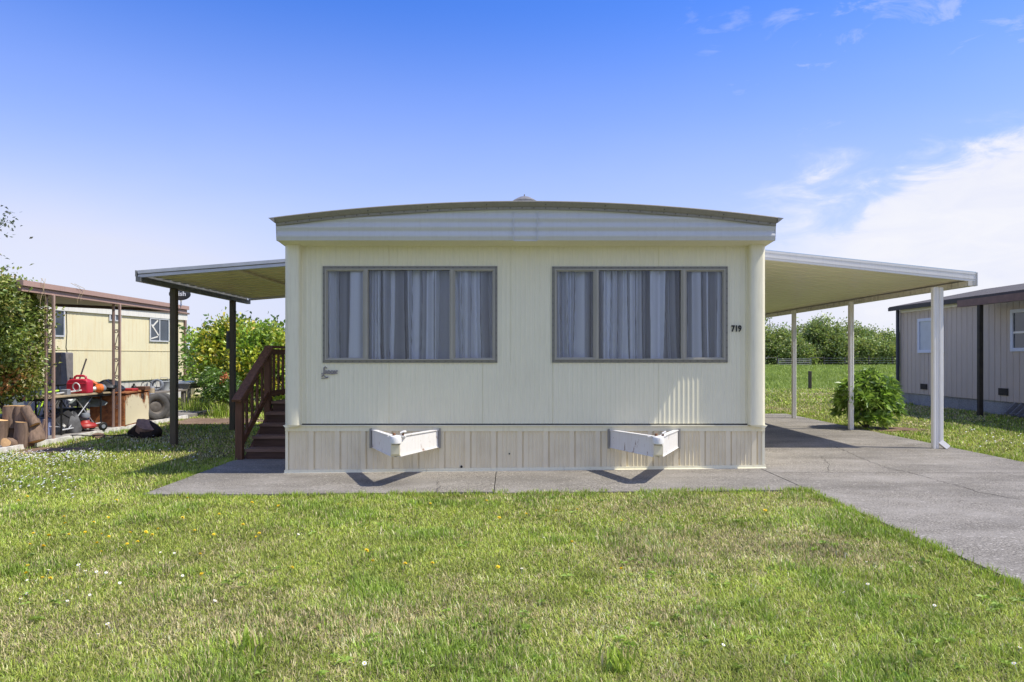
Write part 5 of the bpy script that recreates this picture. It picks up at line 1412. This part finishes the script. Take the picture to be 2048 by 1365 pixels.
def blade_arrays(bands, rg, xlim, hscale=1.0, field=False):
    VV = []; TT = []; cnt = 0
    for (ya, yb, dens, hgt, wid) in bands:
        x0, x1 = xlim(ya, yb)
        n = int((x1-x0)*(yb-ya)*dens)
        x = rg.uniform(x0, x1, n); y = rg.uniform(ya, yb, n)
        if field: keep = (y > 30.6) & (x < 20*1e9)
        else: keep = allowed(x, y)
        x, y = x[keep], y[keep]
        n = len(x)
        if n == 0: continue
        clump = fbm(x, y, 1.6, 5); fine = fbm(x, y, 7.0, 25); dryn = fbm(x, y, .75, 55)
        # thinner where the lawn is dry
        dryness = np.clip((dryn-.50)*3.4 + (fine-.5)*1.3, 0, 1)
        if not field:
            # browner strip along the apron right of the middle
            strip = np.exp(-((y-6.6)/.55)**2)*np.clip((x+.2)/1.2, 0, 1)*(y < 7.4)
            dryness = np.clip(dryness + strip*.75*(.4+fine), 0, 1)
        lush = np.clip((clump-.53)*6.5, 0, 1)
        h = hgt*(.45+.75*rg.random(n))*(1+.45*lush)*(1-.25*dryness)*hscale
        w = wid*(.6+.8*rg.random(n))*(1+.25*lush)
        edge = np.zeros(n)
        az = rg.random(n)*6.283; lean = np.clip(rg.normal(size=n)*.38+1.02-.42*lush, .1, 1.46)
        dx, dy = np.cos(az), np.sin(az)
        z = (gh(x)-.012)
        sx, sy = -dy*w*.5, dx*w*.5
        m1 = .55; reach = h*np.sin(np.clip(lean,0,1.45)); up = h*np.cos(np.clip(lean,0,1.45)*.92)
        B1 = np.stack([x-sx,y-sy,z],1); B2 = np.stack([x+sx,y+sy,z],1)
        mx_ = x+dx*reach*.38; my_ = y+dy*reach*.38; mz = z+up*.66
        C1 = np.stack([mx_-sx*.8,my_-sy*.8,mz],1); C2 = np.stack([mx_+sx*.8,my_+sy*.8,mz],1)
        Tp = np.stack([x+dx*reach,y+dy*reach,z+up],1)
        VV.append(np.stack([B1,B2,C2,C1,Tp],1).reshape(-1,3))
        r = rg.random((n,1)); base = GREEN*(1-r)+OLIVE*r
        base = base*(1-lush[:,None]*.6)+ (DEEP*.65+LIME*.35)*lush[:,None]*.6
        isdry = rg.random(n) < (.13 + .52*dryness)
        base[isdry] = DRY*(.65+.5*rg.random((isdry.sum(),1)))
        base = base*(.52+.98*rg.random((n,1))**1.2)*(.70+.72*fbm(x, y, 3.1, 333))[:,None]*(.80+.40*fbm(x, y, .5, 401))[:,None]
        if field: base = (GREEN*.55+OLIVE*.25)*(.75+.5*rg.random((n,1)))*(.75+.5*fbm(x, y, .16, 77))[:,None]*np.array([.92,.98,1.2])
        TT.append(np.repeat(base, 5, 0)); cnt += n
    V = np.concatenate(VV); T = np.clip(np.concatenate(TT), .01, .9)
    i = np.arange(cnt)*5
    loops = np.stack([i,i+1,i+2,i+3,i+3,i+2,i+4],1).ravel(); sizes = np.tile([4,3], cnt)
    return V, sizes, loops, T
rg = np.random.default_rng(77)
near = [(2.4,3.4,19000,.042,.0034),(3.4,4.4,15000,.042,.0038),(4.4,5.6,11500,.043,.0044),(5.6,7.4,8000,.044,.0054),(7.4,10,3000,.050,.0075),(10,14,1300,.056,.011),(14,20,560,.062,.017),(20,30.6,230,.075,.027)]
me = mesh_np('grass', *blade_arrays(near, rg, lambda a, b: (-.80*b-(3.2 if b < 15 else 1), .80*b+(2.6 if b < 15 else 1))), M['grass'])
o = link_part('grass', me, None); tag(o, 'short patchy green lawn grass with dry straw patches', 'grass', kind='stuff')
fld = [(30.6,45,110,.20,.022),(45,70,44,.24,.034),(70,118,18,.28,.06)]
me = mesh_np('field_grass', *blade_arrays(fld, rg, lambda a, b: (.34*a, .62*b), field=True), M['grass'])
o = link_part('field_grass', me, None); tag(o, 'taller meadow grass in the field beyond the carport', 'grass', kind='stuff')
# taller tufts along edges of paving and by shrubs
def tufts(spots, rg, hgt, wid, per):
    VV=[];TT=[];cnt=0
    for (x,y,s) in spots:
        n=per; X=x+rg.normal(size=n)*s; Y=y+rg.normal(size=n)*s; h=hgt*(.5+.7*rg.random(n)); w=wid*(.6+.7*rg.random(n))
        az=rg.random(n)*6.283; ln=.15+.5*rg.random(n); dx,dy=np.cos(az),np.sin(az); z=gh(X)-.012; sx,sy=-dy*w*.5,dx*w*.5
        reach=h*np.sin(ln); up=h*np.cos(ln)
        B1=np.stack([X-sx,Y-sy,z],1);B2=np.stack([X+sx,Y+sy,z],1);C1=np.stack([X+dx*reach*.35-sx*.8,Y+dy*reach*.35-sy*.8,z+up*.62],1);C2=np.stack([X+dx*reach*.35+sx*.8,Y+dy*reach*.35+sy*.8,z+up*.62],1);Tp=np.stack([X+dx*reach,Y+dy*reach,z+up],1)
        VV.append(np.stack([B1,B2,C2,C1,Tp],1).reshape(-1,3)); r=rg.random((n,1)); b=(GREEN*(1-r)+LIME*r)*(.7+.5*rg.random((n,1))); b[rg.random(n)<.08]=DRY*.8
        TT.append(np.repeat(b,5,0)); cnt+=n
    V=np.concatenate(VV);T=np.clip(np.concatenate(TT),.01,.9);i=np.arange(cnt)*5
    return V,np.tile([4,3],cnt),np.stack([i,i+1,i+2,i+3,i+3,i+2,i+4],1).ravel(),T
sp = []
for i in range(150): sp.append((rg.uniform(-3.9,3.3), 7.27-.012*0+rg.uniform(-.10,.03)+(.05 if False else 0), .03))
for i in range(150): sp.append((3.14+rg.uniform(-.05,.05), rg.uniform(2.6,7.25), .03))
for i in range(90): sp.append((6.97+rg.uniform(-.03,.06), rg.uniform(8.4,17), .04))
for i in range(60): sp.append((-3.98+rg.uniform(-.06,.03), rg.uniform(7.3,9.9), .03))
for i in range(60): sp.append((-7.74+rg.uniform(-.03,.08), rg.uniform(9.5,16.4), .04))
sp = [s for s in sp if not (3.19 < s[0] < 6.9 and s[1] < 17)]
me = mesh_np('edge_grass', *tufts(sp, rg, .068, .006, 22), M['grass']); o = link_part('edge_grass', me, None); tag(o, 'ragged longer grass along the concrete edges', 'grass', kind='stuff')
sp = [(G(px,py,-.03).x, G(px,py,-.03).y, .12) for px,py in ((378,818),(388,820),(398,815),(408,822),(380,826),(395,828),(455,832),(466,830),(440,834))]
me = mesh_np('tall_grass', *tufts(sp, rg, .38, .014, 110), M['grass']); o = link_part('tall_grass', me, None); tag(o, 'tall unmown grass around the low green shrub', 'grass', kind='stuff')
# broad-leaved weeds
VV=[];TT=[];cnt=0; P=[];D=[];S=[];T=[]
for i in range(800):
    y = 2.6+6.5*rg.random()**1.3; x = rg.uniform(-.8*y,.8*y)
    if not allowed(np.array([x]),np.array([y]))[0]: continue
    if fbm(np.array([x]),np.array([y]),1.1,140)[0] < .47: continue
    n=rg.integers(6,12); a=rg.random()*6.28+np.arange(n)*2.4; s=rg.uniform(.020,.052)
    P.append(np.tile([x,y,float(gh(x))+.012],(n,1))); D.append(np.stack([np.cos(a),np.sin(a),.25+.5*rg.random(n)],1)); S.append(np.full(n,s)*(.7+.5*rg.random(n)))
    T.append(np.tile(np.array([.29,.42,.065])*rg.uniform(.7,1.25),(n,1)))
P,D,S,T=map(np.concatenate,(P,D,S,T)); me=mesh_np('lawn_weeds',*leaves(P,D,S,S*.34,T,rg,fold=.1,droop=.35),M['grass']); o=link_part('lawn_weeds',me,None); tag(o,'broad-leaved weeds and clover growing through the lawn','weeds',kind='stuff')
# bigger plantain tufts near the camera
for px, py, lab in ((500,1300,'large strappy weed tuft low in the lawn, left of the picture middle'),(1235,1335,'pale strappy weed tuft at the bottom of the lawn, right of the picture middle')):
    g=G(px,py,0); t=tufts([(0,0,.045)],rg,.125,.013,46); V=t[0].copy()
    me=mesh_np('weed_tuft',V,t[1],t[2],t[3],M['grass']); o=link_part('weed_tuft',me,None,(g.x,g.y,.0)); tag(o,lab,'weed')
# flowers
def daisy_mesh(seed):
    mb=MB(); rg_=random.Random(seed)
    for k in range(12):
        a=2*PI*k/12; c,s=math.cos(a),math.sin(a); w=.0035
        mb.add([(.003*c,.003*s,.052),(.008*c-w*s,.008*s+w*c,.054),(.014*c,.014*s,.053),(.008*c+w*s,.008*s-w*c,.054)],[(0,1,2,3)])
    mb.tube([(0,0,0),(.003,0,.03),(0,0,.052)],.0012,4,False)
    return mb
def flower_parts(name, px, py, lab, cat, grp, first, tilt, sc):
    g=G(px,py,float(gh((px-1018)/275*1.45))); 
    if not allowed(np.array([g.x]),np.array([g.y]))[0]: return
    c=copy_thing(first,(g.x,g.y,g.z-.01),lab); c.rotation_euler=(tilt+R(18),0,random.uniform(0,6.28)); c.scale=(sc,sc,sc)
dz=thing('daisy',(0,0,0),'small white daisy scattered in the short front lawn','daisy','scattered daisies in the front lawn')
daisy_mesh(1).build('petals',M['petal'],dz); MB().lathe([(.0045,.053),(.004,.056),(0,.057)],n=8).build('centre',M['petaly'],dz)
dd=thing('dandelion',(0,0,0),'small yellow dandelion-like flower scattered in the front lawn','flower','yellow flowers scattered in the front lawn')
mb=MB()
for k in range(16):
    for rr,z in ((.016,.050),(.011,.055),(.006,.058)):
        a=2*PI*k/16+rr*90; c,s=math.cos(a),math.sin(a); w=.0035
        mb.add([(0,0,z-.004),(rr*.6*c-w*s,rr*.6*s+w*c,z),(rr*c,rr*s,z+.001),(rr*.6*c+w*s,rr*.6*s-w*c,z)],[(0,1,2,3)])
mb.build('petals',M['petaly'],dd); MB().tube([(0,0,0),(.004,0,.03),(0,0,.05)],.0016,5,False).build('stem',M['leafstem'] if 'leafstem' in M else plain('stem_green',(.10,.18,.04),.6),dd)
rr=random.Random(3)
DP=[(38,1207),(133,1210),(158,1162),(171,1151),(157,1178),(118,1194),(181,1194),(117,1099+96),(195,1150),(230,1104),(321,1108),(348,1111),(333,1132),(353,1137),(363,1158),(423,1210),(473,1268),(220,1257),(225,1265),(194,1277),(60,1190),(56,1165),(78,1167),(94,1148),(210,1153),(238,1173),(535,1018),(449,1066),(592,1074),(672,1165),(675,1334),(698,1338),(853,1293),(727,1333),(1043,1146),(1085,1080),(1195,1081),(985,1236),(1694,1106),(1697,1111),(1692,1116),(1671,1110),(1735,1129),(1755,1140),(1762,1139),(1761,1145),(1823,1143),(1737,1178),(1695,1191),(1828,1207),(1866,1217),(1441,1298),(1570,1323),(2034,1339),(2036,1304),(1640,1056),(231,1005),(238,1001),(202,1008),(225,1004)]
for px,py in DP: flower_parts('daisy',px,py,None,'daisy','',dz,R(rr.uniform(-15,25)),rr.uniform(.55,.85))
YP=[(63,1141),(93,1168),(58,1160),(60,1097),(97,1085),(86,1104),(92,1165),(70,1075),(83,1104),(205,1078),(219,1078),(199,1098),(204,1113),(174,1070),(140,1079),(183,1051),(125,1042),(134,1055),(219,1040),(258,1077),(288,1071),(275,1091),(255,1095),(325,1068),(304,1078),(359,1044),(371,1027),(391,1070),(427,1075),(398,1120),(375,1004),(518,1079),(487,1062),(564,1020),(500,1016),(672,1016),(576,1150),(410,1158),(440,1036),(36,1007),(53,999),(230,1005),(876,988),(724,1112),(743,1135),(811,1142),(863,1137),(996,1143),(1142,1099),(1152,1027),(1054,1040),(1000,1045),(1246,1049),(1244,1154),(975,1012),(1120,1031),(860,1011),(1532,1030)]
for px,py in YP: flower_parts('dandelion',px,py,None,'flower','',dd,R(rr.uniform(-15,20)),rr.uniform(.8,1.3))
for f0,(px,py) in ((dz,(160,1140)),(dd,(520,1075))):
    g=G(px,py,-.02); f0.location=(g.x,g.y,g.z-.01); f0.rotation_euler=(R(18),0,0)
# dense drift of daisies at the left
mb=MB(); n=0
for k in range(600):
    t=rr.random()
    if t<.55: px=rr.uniform(-60,200); py=920-px*.02+rr.gauss(0,7)
    elif t<.75: px=rr.uniform(-40,160); py=960+rr.gauss(0,22)
    elif t<.88: px=rr.uniform(150,420); py=rr.uniform(868,930)
    elif t<.92: px=rr.uniform(1920,2080); py=rr.uniform(862,905)
    else: continue
    if py<845: continue
    h=-.03 if px<1000 else .034
    g=G(px,py,h)
    if not allowed(np.array([g.x]),np.array([g.y]))[0]: continue
    s=rr.uniform(.65,1.15); z=h+.040+rr.uniform(0,.02)
    ring=[(g.x+.014*s*math.cos(2*PI*j/7),g.y+.014*s*math.sin(2*PI*j/7),z+.004*math.sin(2*PI*j/7+1)) for j in range(7)]
    mb.add([(g.x,g.y,z+.005*s)]+ring,[(0,1+j,1+(j+1)%7) for j in range(7)])
o=mb.build('daisy_drift',M['petal'],None); tag(o,'dense drift of tiny white daisies in the lawn','daisies',kind='stuff')
